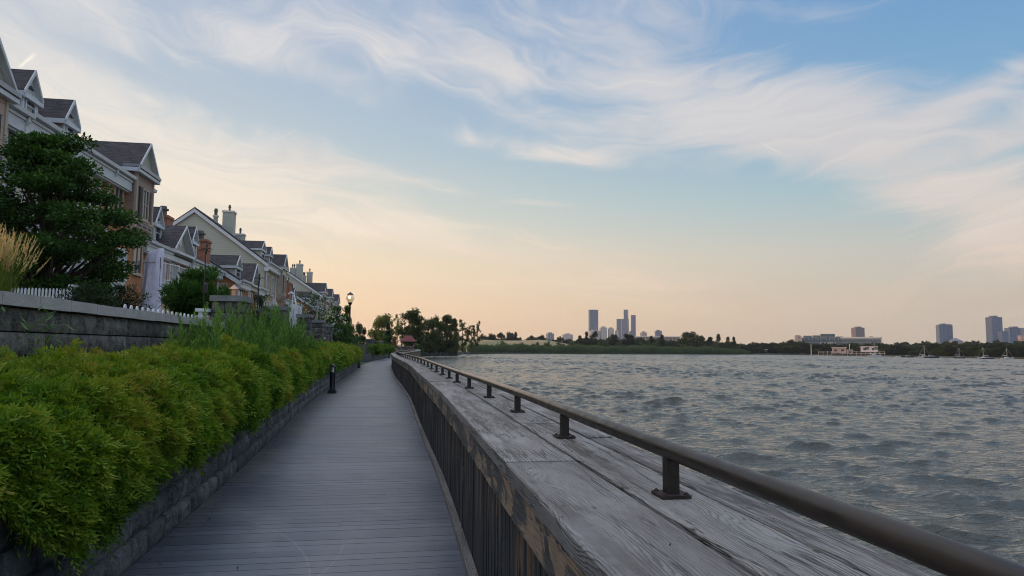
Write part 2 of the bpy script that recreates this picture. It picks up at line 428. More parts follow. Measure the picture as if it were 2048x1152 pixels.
def f_leaf(cols, trans=.28, rough=.5, clump=1.2):
    def fn(nt, b):
        u, v, _ = uvof(nt)
        n = nt.noise(geo3(nt), clump, 3., .6)
        t = u*.72 + nt.sm(n, .3, .7)*.28
        c = nt.ramp(t, [(i/(len(cols)-1), k) for i, k in enumerate(cols)])
        nt.put(b.inputs['Base Color'], c); b.inputs['Roughness'].default_value = rough
        b.inputs['Specular IOR Level'].default_value = .12
        tr = nt.node('ShaderNodeBsdfTranslucent'); nt.put(tr.inputs[0], nt.mix(1., c, (1.3, 1.4, .5, 1), 'MULTIPLY'))
        ms = nt.node('ShaderNodeMixShader'); ms.inputs[0].default_value = trans
        nt.l.new(b.outputs[0], ms.inputs[1]); nt.l.new(tr.outputs[0], ms.inputs[2])
        nt.l.new(ms.outputs[0], nt.n['Material Output'].inputs[0])
    return fn
mat('hedge_leaf', f_leaf([(.007, .026, .005), (.024, .074, .009), (.068, .148, .014), (.155, .24, .022), (.25, .26, .035), (.22, .12, .035)], .3))
mat('weed_leaf', f_leaf([(.022, .075, .018), (.055, .14, .028), (.10, .20, .04), (.17, .27, .055)], .3))
mat('tree_leaf', f_leaf([(.014, .040, .011), (.030, .078, .018), (.060, .125, .028), (.13, .20, .05)], .22, .65))
mat('shrub_leaf', f_leaf([(.02, .055, .015), (.04, .10, .02), (.08, .15, .03)], .25))
mat('dark_leaf', f_leaf([(.010, .022, .010), (.018, .038, .014), (.03, .055, .02)], .12))
mat('park_leaf', f_leaf([(.020, .038, .010), (.045, .070, .016), (.095, .125, .028)], .2, .6, .15))
mat('pale_leaf', f_leaf([(.07, .09, .02), (.15, .175, .04), (.25, .26, .07)], .3, .6, .15))
mat('far_leaf', f_leaf([(.012, .022, .013), (.022, .036, .018), (.036, .05, .022)], .1, .7, .05))
mat('reed_leaf', f_leaf([(.035, .065, .032), (.07, .11, .048), (.12, .16, .07)], .2, .7, .08))
mat('straw', f_leaf([(.38, .25, .13), (.55, .40, .22), (.68, .54, .33)], .3))
mat('grass_blade', f_leaf([(.05, .09, .02), (.10, .15, .03), (.19, .21, .06)], .3))
mat('blossom', f_leaf([(.5, .5, .5), (.7, .7, .68)], .3))
mat('bark', lambda nt, b: f_stone(nt, b, (.03, .024, .02, 1), (.09, .075, .06, 1), (.06, .07, .04, 1), .3, 12.))

def f_brick(c1, c2, mortar):
    def fn(nt, b):
        u, v, _ = uvof(nt)
        n = nt.node('ShaderNodeTexBrick'); nt.put(n.inputs['Vector'], nt.xyz(u, v, 0.))
        n.inputs['Color1'].default_value = c1; n.inputs['Color2'].default_value = c2; n.inputs['Mortar'].default_value = mortar
        n.inputs['Scale'].default_value = 1.; n.inputs['Mortar Size'].default_value = .006; n.inputs['Brick Width'].default_value = .21; n.inputs['Row Height'].default_value = .072
        k = nt.noise(geo3(nt), 1.1, 5., .6); k2 = nt.noise(geo3(nt), 9., 4., .6)
        c = nt.mix(nt.sm(k, .4, .75)*.35, E(nt, n.outputs[0]), tuple(x*.45 for x in c1[:3])+(1,))
        c = nt.mix(nt.sm(k2, .5, .75)*.3, c, tuple(x*1.5 for x in c2[:3])+(1,))
        nt.put(b.inputs['Base Color'], c); b.inputs['Roughness'].default_value = .9
    return fn
mat('red_brick', f_brick((.27, .085, .042, 1), (.36, .13, .065, 1), (.30, .25, .21, 1)))
mat('orange_brick', f_brick((.36, .125, .045, 1), (.46, .185, .07, 1), (.32, .25, .19, 1)))
mat('tan_brick', f_brick((.30, .22, .12, 1), (.38, .29, .17, 1), (.33, .29, .22, 1)))
def f_siding(col, h=.16):
    def fn(nt, b):
        u, v, _ = uvof(nt); fr = nt.m('FRACT', v/h)
        n = nt.noise(geo3(nt), 1.2, 5., .6)
        c = nt.mix(nt.sm(n, .35, .75)*.3, col, tuple(x*.72 for x in col[:3])+(1,))
        gap = nt.sm(fr, .10, .0)
        c = nt.mix(gap*.75, c, tuple(x*.22 for x in col[:3])+(1,))
        nt.put(b.inputs['Base Color'], c); b.inputs['Roughness'].default_value = .6
        bump(nt, b, fr*-1., .6, .02)
    return fn
mat('sage_siding', f_siding((.38, .37, .29, 1)))
mat('cream_siding', f_siding((.37, .37, .31, 1)))
mat('pink_panel', f_siding((.42, .30, .25, 1), .34))
mat('stucco_beige', f_siding((.46, .42, .36, 1), .9)); mat('rose_panel', f_siding((.27, .185, .145, 1), .34))
def f_shingle(nt, b):
    u, v, _ = uvof(nt)
    n = nt.node('ShaderNodeTexBrick'); nt.put(n.inputs['Vector'], nt.xyz(u, v, 0.))
    n.inputs['Color1'].default_value = (.044, .034, .038, 1); n.inputs['Color2'].default_value = (.020, .018, .024, 1); n.inputs['Mortar'].default_value = (.008, .008, .010, 1)
    n.inputs['Scale'].default_value = 1.; n.inputs['Mortar Size'].default_value = .014; n.inputs['Brick Width'].default_value = .32; n.inputs['Row Height'].default_value = .15
    k = nt.noise(geo3(nt), 2.2, 5., .65); k2 = nt.noise(nt.xyz(u*3., v*7., 0.), 1.2, 3., .6)
    c = nt.mix(nt.sm(k, .4, .75)*.5, E(nt, n.outputs[0]), (.085, .065, .062, 1))
    c = nt.mix(nt.sm(k2, .5, .7)*.4, c, (.10, .092, .10, 1))
    nt.put(b.inputs['Base Color'], c); b.inputs['Roughness'].default_value = .85
    bump(nt, b, nt.m('FRACT', v/.15)*-1., .8, .03)
mat('roof_shingle', f_shingle)
plain('white_trim', (.50, .52, .55), .5, 0, .08, 2.)
plain('off_white', (.55, .54, .50), .6, 0, .08, 2.)
plain('beige_trim', (.38, .31, .26), .6, 0, .08, 2.)
plain('grey_metal', (.25, .26, .28), .4, .3)
plain('dark_bronze', (.020, .016, .014), .5, .3, .3, 30.)
plain('black_metal', (.012, .013, .015), .38, .2, .3, 8.)
plain('copper', (.50, .30, .22), .4, .6)
plain('lavender_cloth', (.60, .56, .70), .85, 0, .10, 6.)
plain('white_cloth', (.6, .6, .62), .9)
plain('red_roof', (.14, .022, .024), .7)
plain('rust', (.038, .024, .019), .75, .3, .4, 25.)
plain('flue', (.10, .09, .085), .6, .4)
def f_glass(nt, b):
    k = nt.white(nt.xyz(*[nt.m('FLOOR', c/1.1) for c in nt.sep(geo3(nt))]))
    nt.put(b.inputs['Base Color'], nt.mix(k, (.008, .011, .016, 1), (.045, .055, .066, 1)))
    b.inputs['Roughness'].default_value = .08; b.inputs['Specular IOR Level'].default_value = .8
mat('window_glass', f_glass)
plain('shutter', (.022, .024, .032), .6)
def f_rail(nt, b):
    u, v, _ = uvof(nt)
    p = geo3(nt); n = nt.noise(p, 9., 5., .65); n2 = nt.noise(nt.xyz(u*1.2, v*14., 0.), 1., 4., .6)
    gx, gy, gz = nt.sep(p)
    c = nt.mix(nt.sm(n, .35, .7), (.014, .011, .010, 1), (.032, .024, .019, 1))
    worn = nt.sm(n2, .40, .66)
    c = nt.mix(worn*.4, c, (.10, .075, .052, 1))
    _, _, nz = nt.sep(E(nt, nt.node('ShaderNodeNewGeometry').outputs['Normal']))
    sunset_sheen = nt.sm(gy, 3.2, 6.5)*nt.sm(gy, 30., 14.)*nt.sm(n2+n*.4, .42, .62)*nt.sm(nz, .15, .75)  # orange sunset reflection along the pipe's upper side, painted into the base colour
    c = nt.mix(sunset_sheen*.85, c, (.42, .27, .165, 1))
    nt.put(b.inputs['Base Color'], c); b.inputs['Metallic'].default_value = .1; b.inputs['Specular IOR Level'].default_value = .38
    nt.put(b.inputs['Roughness'], nt.sm(n, .3, .7, .34, .52))
    bump(nt, b, n, .2, .002)
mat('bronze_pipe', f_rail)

def f_water(nt, b):
    p = geo3(nt); px, py, pz = nt.sep(p)
    wx = nt.noise(nt.xyz(px*.5, py*.5, 2.), 1., 2., .5)
    n1 = nt.noise(nt.xyz(px*.75+wx, py*1.5, 0.), 1.3, 2., .5, .8)
    n2 = nt.noise(nt.xyz(px*.8+wx, py*1.6, 5.), 3.6, 3., .6, .6)
    n3 = nt.noise(nt.xyz(px, py*1.5, 8.), 11., 3., .6, .4)
    rid = 1 - nt.m('ABSOLUTE', n1*2. - 1.)
    dist = nt.m('SQRT', px*px + py*py)
    b.inputs['Base Color'].default_value = (.064, .067, .056, 1)
    b.inputs['IOR'].default_value = 1.333
    nt.put(b.inputs['Roughness'], nt.sm(dist, 10., 250., .07, .20))
    bump(nt, b, nt.m('POWER', rid, 4.)*.055 + nt.m('POWER', n2, 2.)*.075 + n3*.016, 1., 1.)
mat('bay_water', f_water)

def mottled(name, a, bb, sc=.4, rough=.95, det=6.):
    def fn(nt, b):
        n = nt.noise(geo3(nt), sc, det, .65)
        nt.put(b.inputs['Base Color'], nt.mix(nt.sm(n, .35, .65), a, bb)); b.inputs['Roughness'].default_value = rough
    return mat(name, fn)
mottled('lawn', (.03, .05, .015, 1), (.06, .085, .03, 1), .8)
mottled('dune', (.34, .24, .13, 1), (.17, .17, .07, 1), .05)
mottled('marsh_ground', (.035, .035, .025, 1), (.05, .06, .03, 1), .03)
mottled('rock', (.03, .03, .03, 1), (.08, .075, .07, 1), 1.)

# ------------------------------------------------------------------ noise for placement
class VN:
    def __init__(s, seed, n=22, lo=.6, hi=4.):
        r = np.random.default_rng(seed); s.k = r.normal(size=(n, 3)); s.k /= np.linalg.norm(s.k, axis=1)[:, None]
        f = lo*(hi/lo)**r.random(n); s.a = 1/np.sqrt(f/lo); s.k *= f[:, None]*2*pi; s.p = r.random(n)*2*pi; s.n = np.sqrt((s.a**2).sum()/2)
    def __call__(s, P):
        return (np.sin(P@s.k.T + s.p)*s.a).sum(1)/s.n/2.2
def norm(a): return a/np.maximum(np.linalg.norm(a, axis=-1, keepdims=True), 1e-9)
def leaves(C, D, U, L, W, tint, fold=.25):
    """rhombic leaves: base C, direction D, side axis U, length L, width W"""
    n = len(C); L = np.broadcast_to(L, n)[:, None]; W = np.broadcast_to(W, n)[:, None]
    Nn = norm(np.cross(D, U))
    V = np.empty((n, 4, 3), np.float32)
    V[:, 0] = C; V[:, 1] = C + D*L*.45 + U*W*.5 + Nn*W*fold*.5; V[:, 2] = C + D*L; V[:, 3] = C + D*L*.45 - U*W*.5 + Nn*W*fold*.5
    UV = np.zeros((n, 4, 2), np.float32); UV[:, :, 0] = tint[:, None]; UV[:, 0, 1] = 0; UV[:, 2, 1] = 1
    return V.reshape(-1, 3), np.arange(n*4).reshape(n, 4), UV.reshape(-1, 2)
def cat_leaves(parts):
    V, Q, U = [], [], []; b = 0
    for v, q, u in parts: V.append(v); Q.append(q+b); U.append(u); b += len(v)
    return np.concatenate(V), np.concatenate(Q), np.concatenate(U)
def rnd_unit(n): return norm(rng.normal(size=(n, 3)))
def sprigs(O, D, L, K, ll, lw, tint, droop=.35, spread=.9):
    """pinnate sprigs: O origin, D direction, L stem length, K leaflets a side"""
    S = len(O); L = np.broadcast_to(L, S); side = norm(np.cross(D, rnd_unit(S)))
    P = []
    for k in range(K*2+1):
        t = (k+1)/(K*2+1); sg = 0 if k == K*2 else (1 if k % 2 else -1)
        pos = O + D*(L*t)[:, None]*.9 + np.array([0, 0, -1.])*(L*droop*t*t)[:, None]
        dd = norm(D*(.55+.25*t) + side*sg*spread*(1.1-.5*t) + rng.normal(size=(S, 3))*.18 - np.array([0, 0, .25])*t)
        uu = norm(np.cross(dd, np.cross(D, side)) + rng.normal(size=(S, 3))*.25)
        s = (.65 + .7*sin(pi*min(t*1.05, 1)*.8))*(.8+.4*rng.random(S))
        P.append(leaves(pos, dd, uu, ll*s, lw*s, np.clip(tint + rng.normal(size=S)*.06 + .12*t, 0, 1)))
    return cat_leaves(P)

# ------------------------------------------------------------------ plan curves
def interp(tab):
    xs, ys = zip(*tab); return lambda s: float(np.interp(s, xs, ys))
wL = interp([(-6,-1.80),(5,-1.80),(8,-1.87),(10,-1.94),(13,-2.07),(17,-2.27),(23,-2.44),(30,-2.56),(36,-2.66),(46,-2.82),(56,-2.98),(70,-2.8),(80,-2.7),(90,-2.0),(105,-1.2),(130,-.4),(200,1.4)])
R_PTS = [(.52,-4),(.525,0),(.525,4),(.525,8),(.475,11),(.43,14),(.34,21),(.15,27),(-.18,36),(-.47,48),(-.58,56),(-.52,59.5),(-.15,63),(1.0,80),(2.25,100),(2.9,120),(3.3,145),(3.7,190)]
def polycurve(P, step):
    """resample a Catmull-Rom spline through P at about the given step"""
    P = [np.array(p, float) for p in P]; out = []
    for i in range(len(P)-1):
        p0, p1, p2, p3 = P[max(i-1, 0)], P[i], P[i+1], P[min(i+2, len(P)-1)]
        n = max(1, int(np.linalg.norm(p2-p1)/step))
        for k in range(n):
            t = k/n; m1, m2 = (p2-p0)/2*min(1, np.linalg.norm(p2-p1)*2/(np.linalg.norm(p2-p0)+1e-9)), (p3-p1)/2*min(1, np.linalg.norm(p2-p1)*2/(np.linalg.norm(p3-p1)+1e-9))
            out.append((2*t**3-3*t*t+1)*p1+(t**3-2*t*t+t)*m1+(-2*t**3+3*t*t)*p2+(t**3-t*t)*m2)
    out.append(P[-1]); return np.array(out)
RC = polycurve(R_PTS, .25)
seg = np.linalg.norm(np.diff(RC, axis=0), axis=1); RL = np.concatenate([[0], np.cumsum(seg)])
def on_r(l, off=0.):
    """point at arc length l on the parapet line, shifted sideways to the water by off"""
    x = np.interp(l, RL, RC[:, 0]); y = np.interp(l, RL, RC[:, 1])
    i = min(max(np.searchsorted(RL, l), 3), len(RL)-4)
    d = RC[i+2]-RC[i-2]; d = d/np.linalg.norm(d)
    return np.array([x+d[1]*off, y-d[0]*off]), d
def l_at_y(y): return float(np.interp(y, RC[:, 1], RL))
def ribbon(mb, l0, l1, offs, zs, step=.5, seedu=0.):
    """closed section (offs,zs) swept along the parapet line between arc lengths"""
    n = max(1, int(round((l1-l0)/step))); ls = [l0+(l1-l0)*i/n for i in range(n+1)]; k = len(offs)
    R = []
    for l in ls:
        R.append([(*on_r(l, offs[j])[0], zs[j]) for j in range(k)])
    per = [0]
    for j in range(k): per.append(per[-1]+math.hypot(offs[(j+1) % k]-offs[j], zs[(j+1) % k]-zs[j]))
    for i in range(n):
        for j in range(k):
            j2 = (j+1) % k; a, b_ = ls[i]+seedu, ls[i+1]+seedu
            mb.face([R[i][j], R[i+1][j], R[i+1][j2], R[i][j2]], [(a, per[j]), (b_, per[j]), (b_, per[j+1]), (a, per[j+1])])
    mb.face(R[0], [(ls[0]+seedu, per[j]) for j in range(k)]); mb.face(R[-1][::-1], [(ls[-1]+seedu, per[j]) for j in range(k)])
    return mb
L_END = RL[-1]

# ------------------------------------------------------------------ ground sheets
WZ = -1.4
def ground():
    m = MB()
    # terrace behind the garden wall
    edge = [(-3.45, -30), (-3.45, 20), (-3.7, 36), (-3.95, 60), (-4.2, 75), (-4.6, 112)]
    poly = edge + [(-90, 112), (-90, -30)]
    m.prism(poly, 'z', -1.0, 1.85); tag(m.build('garden_ground', MATS['lawn']), kind='structure')
    m = MB(); m.face([(-2.0, -8, .72), (-2.15, 14, .72), (-2.7, 30, .72), (-3.0, 56, .72), (-3.9, 56, .72), (-3.5, 14, .72), (-3.5, -8, .72)])
    tag(m.build('planter_soil', MATS['soil']), kind='structure')
    m = MB(); park = [(-2.9, 56), (-2.6, 78), (-1.9, 92), (-.9, 110), (.2, 130), (2.0, 195), (4.6, 216), (8, 227.5), (13, 236.5), (19.5, 241), (22, 258), (24, 420), (-500, 420), (-500, 112.2), (-4.0, 112.2), (-4.0, 58)]
    m.prism(park, 'z', -3, -.05); tag(m.build('park_ground', MATS['lawn']), kind='structure')
    # far shore land, reaching the horizon; shoreline read from the waterline
    sh = []
    for px, D in [(905, 262), (938, 300), (1000, 340), (1100, 352), (1250, 365), (1400, 385), (1480, 405), (1560, 420), (1650, 405), (1750, 382), (1850, 355), (1950, 338), (2048, 325), (2250, 300), (2600, 330)]:
        x, y, _ = place(px, D); sh.append((x, y))
    far = sh + [(2290, 400), (2290, 2595), (-690, 2595), (-690, 430), (-500, 400)]
    m = MB(); m.prism(far, 'z', -3, WZ+.35); tag(m.build('far_shore_ground', MATS['marsh_ground']), kind='structure')
ground()

# ------------------------------------------------------------------ water
def water():
    r = np.random.default_rng(11)
    nr, na = 1700, 700
    R = 1.3*(450/1.3)**(np.linspace(0, 1, nr)**.86)
    A = np.radians(np.linspace(-9, 58, na))
    rr, aa = np.meshgrid(R, A, indexing='ij')
    X = (rr*np.sin(aa)).ravel(); Y = (rr*np.cos(aa)).ravel()
    Z = np.zeros_like(X); DX = np.zeros_like(X); DY = np.zeros_like(X)
    grp = 1+.35*np.sin(X*.11+Y*.07+1)*np.sin(Y*.05-X*.03+2)
    nw = 120
    for i in range(nw):
        lam = .34*(3.3/.34)**(r.random()**.8)
        th = radians(-118) + r.normal()*radians(29)
        k = 2*pi/lam; a = .0040*lam**.66*(.6+.8*r.random())
        ph = k*(X*cos(th)+Y*sin(th)) + r.random()*6.28
        w = a*grp
        Z += w*np.cos(ph); DX -= w*cos(th)*np.sin(ph)*1.45; DY -= w*sin(th)*np.sin(ph)*1.45
    sg = Z.std(); zn = np.clip(Z/sg, -3, 3.2); Z = sg*(np.exp(.52*zn)-1.145)*1.0
    V = np.stack([X+DX, Y+DY, WZ+Z], 1)
    i = np.arange(nr-1)[:, None]*na + np.arange(na-1)[None, :]
    Q = np.stack([i, i+na, i+na+1, i+1], -1).reshape(-1, 4)[:, ::-1]
    b = len(V)
    # still outer sheet beyond the rippled part
    ext = np.array([[.9, -40, WZ-.2], [1500, -40, WZ-.2], [1500, 800, WZ-.2], [.9, 800, WZ-.2]])
    V = np.concatenate([V, ext]); Q = np.concatenate([Q, np.array([[b, b+1, b+2, b+3]])])
    tag(mesh_np('water', V, Q, MATS['bay_water'], smooth=True), kind='structure')
water()

# ------------------------------------------------------------------ boardwalk deck
def deck():
    m = MB(); s = -4.0; i = 0
    bx = lambda s: (wL(s)-.06, on_r(l_at_y(s))[0][0]+.05)
    while s < 128:
        pitch = .142; big = (i % 33 == 20)
        gap = .015 if big else .0065
        a0, b0 = bx(s); a1, b1 = bx(s+pitch-gap)
        # boards lean slightly as the walk bends
        lean = .012; z = rng.normal()*.0006
        P = [(a0, s-lean, z), (b0, s+lean, z), (b1, s+pitch-gap+lean, z), (a1, s+pitch-gap-lean, z)]
        uv = [(a0, i*.14+.004), (b0, i*.14+.004), (b1, i*.14+.132), (a1, i*.14+.132)]
        m.face(P, uv)
        c = [(p[0], p[1], p[2]-.025) for p in P]
        m.face([c[0], c[1], P[1], P[0]], uv)
        m.face([P[3], P[2], c[2], c[3]], uv)
        s += pitch; i += 1
    o = m.build('boardwalk_deck', MATS['composite_board']); tag(o, kind='structure')
    m = MB(); ys = list(np.arange(-4, 130, 2.0))
    for a, b in zip(ys, ys[1:]):
        m.face([(wL(a)-.06, a, -.02), (on_r(l_at_y(a))[0][0]+.05, a, -.02), (on_r(l_at_y(b))[0][0]+.05, b, -.02), (wL(b)-.06, b, -.02)])
    tag(m.build('deck_underside', MATS['deck_gap']), kind='structure')
deck()

# ------------------------------------------------------------------ timber parapet
def parapet():
    t = thing('timber_parapet', (.5, 0, 0), 'long weathered timber parapet with wide plank top between the boardwalk and the water', 'parapet')
    rows = [(-.045, .283, 3.0), (.303, .543, 1.9), (.565, .705, 2.7)]
    ztop = 1.04; LS = l_at_y(-3.5); seam0 = l_at_y(3.15)
    nb = 0
    for ri, (o0, o1, ph) in enumerate(rows):
        l = seam0 - 3.7*2 + [0, 1.55, .8][ri]
        while l < L_END-1 and nb < 96:
            ln = 3.7 if l < 80 else 22.
            l1 = min(l+ln, L_END); a = max(l, LS)
            if l1 > LS+.1:
                m = MB(); dz = rng.normal()*.0025; e = .006; th = .062
                z1 = ztop+dz; z0 = z1-th
                step = .6 if l < 80 else 2.
                ribbon(m, a+.003, l1-.003, [o0, o0, o0+e, o1-e, o1, o1], [z0, z1-e, z1, z1, z1-e, z0], step, 40.*(nb+1)+rng.random()*20)
                m.build('cap_plank', MATS['weathered_plank'], t); nb += 1
            l = l1 if l1 < L_END else L_END
    # fascia under the cap on the walk side, in lengths
    l = LS; k = 0
    while l < L_END-.5:
        l1 = min(l+(3.66 if l < 70 else 24.), L_END); m = MB()
        ribbon(m, l+.004, l1-.004, [-.022, -.022, .012, .012], [.80, .975, .975, .80], .6 if l < 70 else 2., k*7.3)
        m.build('fascia_board', MATS['peeling_fascia'], t); l = l1; k += 1
    # vertical cladding boards, walk side: real boards near, sheet far
    m = MB(); l = LS; w = .062
    while l < l_at_y(62):
        d = rng.normal()*.003; (p, dr) = on_r(l+w/2, .022+d); h = (w-.004)/2
        bt = .80-.0
        P = []
        q = Vector((p[0], p[1], 0)); dv = Vector((dr[0], dr[1], 0)); nv = Vector((dr[1], -dr[0], 0))
        a, b_ = q-dv*h, q+dv*h
        u0 = l; u1 = l+w-.004
        m.face([(a.x, a.y, .0), (a.x, a.y, bt), (b_.x, b_.y, bt), (b_.x, b_.y, .0)], [(u0, 0), (u0, bt), (u1, bt), (u1, 0)])
        for e, sgn in ((a, 0), (b_, 1)):
            e2 = e+nv*.02; m.face([(e.x, e.y, 0), (e2.x, e2.y, 0), (e2.x, e2.y, bt), (e.x, e.y, bt)], [(u0, 0), (u0, 0), (u0, bt), (u0, bt)])
        l += w
    ribbon(m, LS, L_END, [.045, .045, .06, .06], [-.2, .8, .8, -.2], 1.)
    m.build('cladding', MATS['board_cladding'], t)
    m = MB(); ribbon(m, LS, L_END, [.64, .64, .67, .67], [-3., .97, .97, -3.], 1.)
    m.build('bulkhead_face', MATS['board_cladding'], t)
    m = MB(); ribbon(m, LS, L_END, [-.042, -.042, -.036, .018, .018], [0., .052, .060, .060, 0.], 1., 3.)
    m.build('kick_board', MATS['weathered_plank'], t)
    m = MB(); ribbon(m, LS, L_END, [.07, .07, .63, .63], [.6, .975, .975, .6], 1.)
    m.build('frame_beam', MATS['deck_gap'], t)
    # handrail
    h = thing('handrail', (.93, 0, 1.04), 'dark bronze pipe handrail on short posts bolted along the parapet top', 'handrail')
    OFF = .415; zc = 1.04+.155; end = l_at_y(188); ls = list(np.arange(LS+.2, 95, .5))+list(np.arange(95, end, 5))
    offr = interp([(-5, .42), (5, .415), (9, .35), (16, .34), (30, .36), (300, .36)])
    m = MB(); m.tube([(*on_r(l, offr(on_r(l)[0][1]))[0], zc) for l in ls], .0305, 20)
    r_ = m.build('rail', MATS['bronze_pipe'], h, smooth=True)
    ys = [-.9, .75, 2.36, 3.95, 5.52, 7.1, 8.75, 10.2, 11.5, 12.9, 14.5, 16.3, 18.0, 19.9]
    while ys[-1] < 78: ys.append(ys[-1]+1.8)
    pm = bm_ = None
    for y in ys:
        l = l_at_y(y); p, d = on_r(l, offr(y)); ang = atan2(d[1], d[0])-pi/2
        if pm is None:
            g = MB(); g.box(-.022, .022, -.022, .022, .010, .135); po = g.build('post', MATS['dark_bronze'])
            g = MB(); g.prism([(-.054, -.049), (-.049, -.054), (.049, -.054), (.054, -.049), (.054, .049), (.049, .054), (-.049, .054), (-.054, .049)], 'z', .002, .012); bp = g.build('base_plate', MATS['rust'])
            g = MB()
            for a in (-.039, .039):
                for b in (-.039, .039): g.lathe((a, b, 0), [(.0, .012), (.010, .012), (.008, .017), (.005, .019), (0, .022)], 8)
            bo = g.build('bolt', MATS['rust'])
            pm = po
        else:
            po, bp, bo = pm.copy(), bp.copy(), bo.copy()
            for c in (po, bp, bo): COL.objects.link(c)
        po.parent = h; po.location = (p[0]-.93, p[1], 0); po.rotation_euler = (0, 0, ang)
        bp.parent = po; bo.parent = po
parapet()

# ------------------------------------------------------------------ block walls
def rough_block(V, Q, UV, frame, w, h, dep, nx, nz, amp, vn, seedu):
    """split-face block; frame(u,z,out)->world; front grid displaced, top and ends kept"""
    us = np.linspace(0, w, nx); zs = np.linspace(0, h, nz)
    g = []
    bev = min(.014, w*.06)
    for z in zs:
        for u in us:
            e = min(u, w-u, z, h-z)
            o = dep if e > 1e-6 else dep-bev*1.4
            if e > 1e-6: o += amp*float(vn(np.array([[seedu+u, z*1.3, seedu*.37]]))[0])
            g.append(frame(min(max(u, .002), w-.002), z, o))
    b = len(V); V += g
    for j in range(nz-1):
        for i in range(nx-1):
            q = [b+j*nx+i, b+j*nx+i+1, b+(j+1)*nx+i+1, b+(j+1)*nx+i]; Q.append(q); UV += [(seedu*10, j), ]*4
    # top & bottom & ends go back to out=0
    top = [b+(nz-1)*nx+i for i in range(nx)]; b2 = len(V); V += [frame(u, h, -.12) for u in us]
    for i in range(nx-1): Q.append([top[i], top[i+1], b2+i+1, b2+i]); UV += [(seedu*10, 0)]*4
    b3 = len(V); V += [frame(.002, 0, -.12), frame(.002, h, -.12), frame(w-.002, 0, -.12), frame(w-.002, h, -.12)]
    Q.append([b, b+(nz-1)*nx, b3+1, b3]); UV += [(seedu*10, 0)]*4
    Q.append([b+nx-1, b3+2, b3+3, b+nz*nx-1]); UV += [(seedu*10, 0)]*4
def wall_np(name, V, Q, UV, m, parent): return mesh_np(name, np.array(V), np.array(Q), m, parent, np.array(UV))

def low_wall():
    t = thing('planter_wall', (-1.8, 0, 0), 'low dark split-face block wall edging the planted bed beside the boardwalk', 'retaining wall')
    vn = VN(3, 18, 3, 14); V, Q, UV = [], [], []
    for c in range(5):
        z0 = c*.18 if c < 4 else .72; h = .18 if c < 4 else .10; back = .026*c - (.03 if c == 4 else 0)
        s = 1.0-(c % 2)*.2
        while s < 56:
            w = (.30+.16*rng.random()) if s < 12 else (.42 if s < 26 else .9)
            nx, nz = (9, 6) if s < 7 else ((6, 4) if s < 14 else (3, 3))
            a = np.array([wL(s), s]); b = np.array([wL(s+w), s+w]); d = (b-a)/w
            nrm = np.array([d[1], -d[0]])
            def fr(u, z, o, a=a, d=d, nrm=nrm, z0=z0, back=back, h=h):
                p = a + d*u + nrm*(o-back-.0); return (p[0], p[1], z0+z)
            rough_block(V, Q, UV, fr, w-.012, h-.010, .0, nx, nz, .009 if c < 4 else .005, vn, rng.random()*90)
            s += w
    wall_np('block_courses', V, Q, UV, MATS['split_block'], t)
    m = MB(); ys = list(np.arange(-6, 57, 1.5))
    for a, b in zip(ys, ys[1:]):
        for (o0, z0, o1, z1) in ((-.09, 0, -.09, .80), (-.09, .80, -.32, .80), (-.32, .80, -.32, .3)):
            m.face([(wL(a)+o0, a, z0), (wL(b)+o0, b, z0), (wL(b)+o1, b, z1), (wL(a)+o1, a, z1)])
    m.build('wall_core', MATS['deck_gap'], t)
    # end pier of the first bed
    p = MB(); p.box(-3.3, wL(56)+.02, 56.0, 56.5, 0, .86); p.build('end_block', MATS['split_block'], t)
low_wall()

gwx = interp([(-10, -3.3), (20, -3.32), (30, -3.5), (45, -3.85), (60, -4.0), (75, -4.2), (112, -4.6)])
def garden_wall():
    t = thing('garden_wall', (-3.3, 0, .7), 'grey block garden retaining wall with pale coping behind the hedge', 'retaining wall')
    vn = VN(5, 18, 2, 9); V, Q, UV = [], [], []
    for c in range(6):
        z0 = .60+c*.213; h = .213; s = 2.0-(c % 3)*.27
        while s < 74:
            w = [.86, .62, .46][int(rng.random()*3)] if s < 20 else .9
            nx, nz = (12, 5) if s < 16 else (3, 3)
            a = np.array([gwx(s), s]); b = np.array([gwx(s+w), s+w]); d = (b-a)/w; nrm = np.array([d[1], -d[0]])
            def fr(u, z, o, a=a, d=d, nrm=nrm, z0=z0):
                p = a + d*u + nrm*o; return (p[0], p[1], z0+z)
            rough_block(V, Q, UV, fr, w-.022, h-.014, .0, nx, nz, .016, vn, rng.random()*90)
            s += w
    wall_np('block_courses', V, Q, UV, MATS['garden_block'], t)
    m = MB(); k = 0
    s = -6.0
    while s < 74:
        w = .62 if s < 24 else 1.8
        a, b = gwx(s), gwx(s+w)
        j = 2 if s < 24 else 4
        x0, x1 = a-.30, a+.05; g = .004
        m.prism([(b-.30, s+w-g), (b+.05, s+w-g), (x1, s+g), (x0, s+g)], 'z', 1.878+rng.normal()*.002, 1.99+rng.normal()*.0015)
        s += w
    m.build('coping', MATS['coping_stone'], t)
    m = MB()
    m.face([(-3.40, -8, 0), (-3.40, 20, 0), (-3.40, 20, 1.9), (-3.40, -8, 1.9)])
    m.face([(-3.40, 20, 0), (-4.08, 60, 0), (-4.08, 60, 1.9), (-3.40, 20, 1.9)]); m.face([(-4.08, 60, 0), (-4.3, 75, 0), (-4.3, 75, 1.9), (-4.08, 60, 1.9)])
    m.build('wall_core', MATS['deck_gap'], t)
garden_wall()

